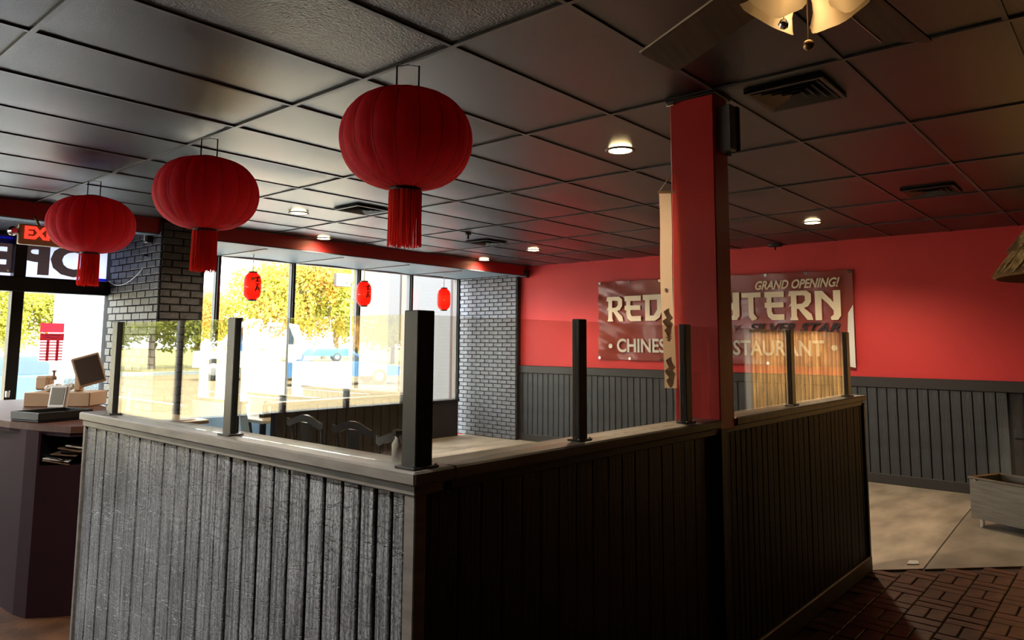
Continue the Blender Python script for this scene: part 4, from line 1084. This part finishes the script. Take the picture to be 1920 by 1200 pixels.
for k in range(15):   # seen straight through the right hand windows and the door
    x = 9.0+2.15*k; kind = ('leaf_green' if x < 19 else ('leaf_green' if 21.5 < x < 26 else rnd.choice(['leaf_orange', 'leaf_orange', 'leaf_green'])))
    s = .95 if x < 15 else (.85 if x < 22 else (1.25 if x < 26 else 1.5))
    if x < 15: tree(x, 42+rnd.uniform(-1.5, 1.5), s*rnd.uniform(.92, 1.06), kind, ORD[k]+' from the left in the row beyond the door and windows')
    else: tree(x*1.43, 60+rnd.uniform(-2, 2), s*1.4*rnd.uniform(.92, 1.06), kind, ORD[k]+' from the left in the row beyond the door and windows')
for k in range(15):   # mirrored in the left glass screen
    x = -38+2.5*k; tree(x, 42+rnd.uniform(-1.5, 2.5), rnd.uniform(1.05, 1.35), rnd.choice(['leaf_green', 'leaf_green', 'leaf_dark', 'leaf_orange']), ORD[14-k]+' from the post in the row mirrored in the left glass')

def wheel(mb_parent, x, y, z, r, w, axis, par):
    # axis = unit vector along the axle
    q = axis.to_track_quat('Z', 'Y').to_matrix().to_4x4(); q.translation = (x, y, z)
    a = MB().lathe([(r*.55, -w/2), (r*.94, -w/2), (r, -w*.3), (r, w*.3), (r*.94, w/2), (r*.55, w/2)], n=24); a.xf(q); t = a.obj('tyre', M['tyre'], par, smooth=True)
    a = MB().lathe([(.001, -w*.42), (r*.2, -w*.45), (r*.56, -w*.30), (r*.56, w*.30), (r*.2, w*.45), (.001, w*.42)], n=20); a.xf(q); a.obj('hub', M['grey'], t)
def vehicle(nm, lbl, prof, cab, L, Wd, wheels, r, origin, heading, paint, extra=None):
    """prof = lower body outline (x along the length, z); cab = glasshouse outline"""
    t = thing(nm, lbl, 'vehicle', origin)
    ux_ = Vector((cos(heading), sin(heading), 0)); uy_ = Vector((-sin(heading), cos(heading), 0)); O_ = Vector(origin)
    def P(x, y, z): p = O_+ux_*x+uy_*y; return (p.x, p.y, origin[2]+z)
    def ext(poly, w0, w1, name, mat, par):
        n = len(poly); a = [P(x, -w0 if z < poly[0][1]+.01 else -w1, z) for x, z in poly]; b = [P(x, w0 if z < poly[0][1]+.01 else w1, z) for x, z in poly]
        return MB().add(a+b, [tuple(range(n))[::-1], tuple(range(n, 2*n))]+[(i, (i+1) % n, n+(i+1) % n, n+i) for i in range(n)]).obj(name, mat, par)
    ext(prof, Wd/2, Wd/2, 'body', paint, t)
    ext(cab, Wd/2-.02, Wd/2-.18, 'cab', paint, t)
    cx_ = sum(p[0] for p in cab)/len(cab); cz_ = sum(p[1] for p in cab)/len(cab)
    for s in (-1, 1):
        poly = [(cx_+(x-cx_)*.84, cz_+(z-cz_)*.70) for x, z in cab]
        zlo, zhi = min(p[1] for p in cab), max(p[1] for p in cab)
        pts = []
        for x, z in poly:
            k = (z-zlo)/(zhi-zlo); yy = Wd/2-.02-.16*k+.012; pts.append(P(x, s*yy, z))
        MB().add(pts, [tuple(range(len(pts)))]).obj('side_window', M['car_glass'], t)
    for wx in wheels:
        for s in (-1, 1):
            wheel(None, *P(wx, s*(Wd/2-.10), r), r, .22, uy_, t)
    for s in (-1, 1):
        MB().lathe([(.001, .03), (.09, .02), (.1, 0)], P(prof[-1][0] if False else L/2-.02, s*(Wd/2-.25), .72), 10).obj('headlamp', M['chrome'], t)
    MB().add([P(L/2, -Wd/2+.05, .42), P(L/2+.08, -Wd/2+.05, .42), P(L/2+.08, Wd/2-.05, .42), P(L/2, Wd/2-.05, .42), P(L/2, -Wd/2+.05, .56), P(L/2+.08, -Wd/2+.05, .56), P(L/2+.08, Wd/2-.05, .56), P(L/2, Wd/2-.05, .56)],
             [(3,2,1,0),(4,5,6,7),(0,1,5,4),(1,2,6,5),(2,3,7,6),(3,0,4,7)]).obj('bumper', M['chrome'], t)
    if extra: extra(t, P)
    return t
def tow_gear(t, P):
    MB().path([P(-1.9, 0, 1.25), P(-1.2, 0, 2.25), P(-.2, 0, 2.75)], .12, 8).obj('boom', M['truck_white'], t)
    MB().path([P(-.9, 0, 1.2), P(-1.05, 0, 2.2)], .09, 8).obj('mast', M['car_blue'], t)
    for s in (-.7, .7): MB().path([P(-2.4, s, 1.25), P(-2.4, s, 1.6), P(-.3, s, 1.6)], .04, 6).obj('rail', M['grey'], t)
    a = P(.75, -.6, 2.52); b = P(.95, .6, 2.60); MB().tube(a, (b[0], b[1], a[2]), .07, 8).obj('light_bar', M['gold'], t)
    MB().tube(P(-2.45, -1.05, .95), P(.25, -1.05, .95), .10, 8).obj('side_tank', M['car_blue'], t)
head = atan2(28.05-30.81, -15.8+12.72)
vehicle('tow_truck', 'white tow truck with boom, mirrored in the left glass screen', [(-2.6, .55), (2.7, .55), (2.75, 1.30), (1.7, 1.45), (.3, 1.45), (.3, 1.25), (-2.6, 1.25)], [(.3, 1.4), (1.75, 1.4), (1.35, 2.45), (.35, 2.5)], 5.4, 2.2, (-1.75, 1.85), .48, (-14.3, 29.5, -.1), head, M['truck_white'], tow_gear)
vehicle('pickup_truck', 'turquoise pickup truck parked at the far side of the lot', [(-2.5, .45), (2.5, .45), (2.55, .95), (1.4, 1.08), (-2.5, 1.08)], [(-.7, 1.05), (1.2, 1.05), (.75, 1.72), (-.55, 1.75)], 5.0, 1.9, (-1.55, 1.6), .38, (37.0, 54.5, -.1), radians(152), M['car_teal'])
vehicle('parked_car', 'blue car parked close outside the glass door', [(-2.2, .35), (2.15, .35), (2.2, .72), (1.1, .86), (-2.2, .88)], [(-1.6, .85), (1.0, .85), (.25, 1.38), (-1.1, 1.40)], 4.4, 1.75, (-1.35, 1.35), .32, (4.9, 19.0, -.1), radians(20), M['car_blue'])
vehicle('parked_car', 'blue car mirrored low in the glass beside the corner post', [(-2.2, .35), (2.15, .35), (2.2, .72), (1.1, .86), (-2.2, .88)], [(-1.6, .85), (1.0, .85), (.25, 1.38), (-1.1, 1.40)], 4.4, 1.75, (-1.35, 1.35), .32, (-14.6, 24.2, -.1), radians(200), M['car_blue'])

nb = thing('neighbour_building', 'beige stucco building wing with a grey metal door outside the right windows', 'building', (11.5, 12, -.1))
MB().box((11.0, 9.3, -.3), (15.5, 14.5, 4.6)).obj('wall', M['stucco'], nb)
MB().cbox((10.92, 9.3, 4.6), (15.6, 14.6, 4.75), .02).obj('coping', M['grey'], nb)
MB().cbox((10.93, 11.25, -.1), (11.01, 12.75, 3.3), .01).obj('metal_door', M['metal_panel'], nb)
MB().cbox((10.95, 12.95, -.1), (11.01, 13.35, 3.3), .01).obj('downpipe_cover', M['metal_panel'], nb)
ec = MB().box((3.50, 11.0, -.1), (4.1, 11.6, 4.0)); ec.obj('stucco_pillar', M['stone'], None, label='blue grey stucco pillar outside right of the door', category='pillar')
for (x, y, l) in ((41.0, 55.3, 'thin pole with a grey box sign before the orange trees'), (9.3, 39.0, 'pale lamp pole seen through the door glass')):
    t = thing('street_pole', l, 'pole', (x, y, -.1))
    MB().tube((x, y, -.1), (x, y, 9.0 if x > 20 else 6.6), .10, 10, .07).obj('shaft', M['paper'], t)
    if x > 20: MB().cbox((x-1.9, y-.2, 6.6), (x-.1, y+.2, 7.8), .02).obj('box_sign', M['metal_panel'], t)
    else: MB().cbox((x-.6, y-.1, 4.6), (x+.6, y+.1, 4.75), .02).obj('lamp_arm', M['paper'], t)
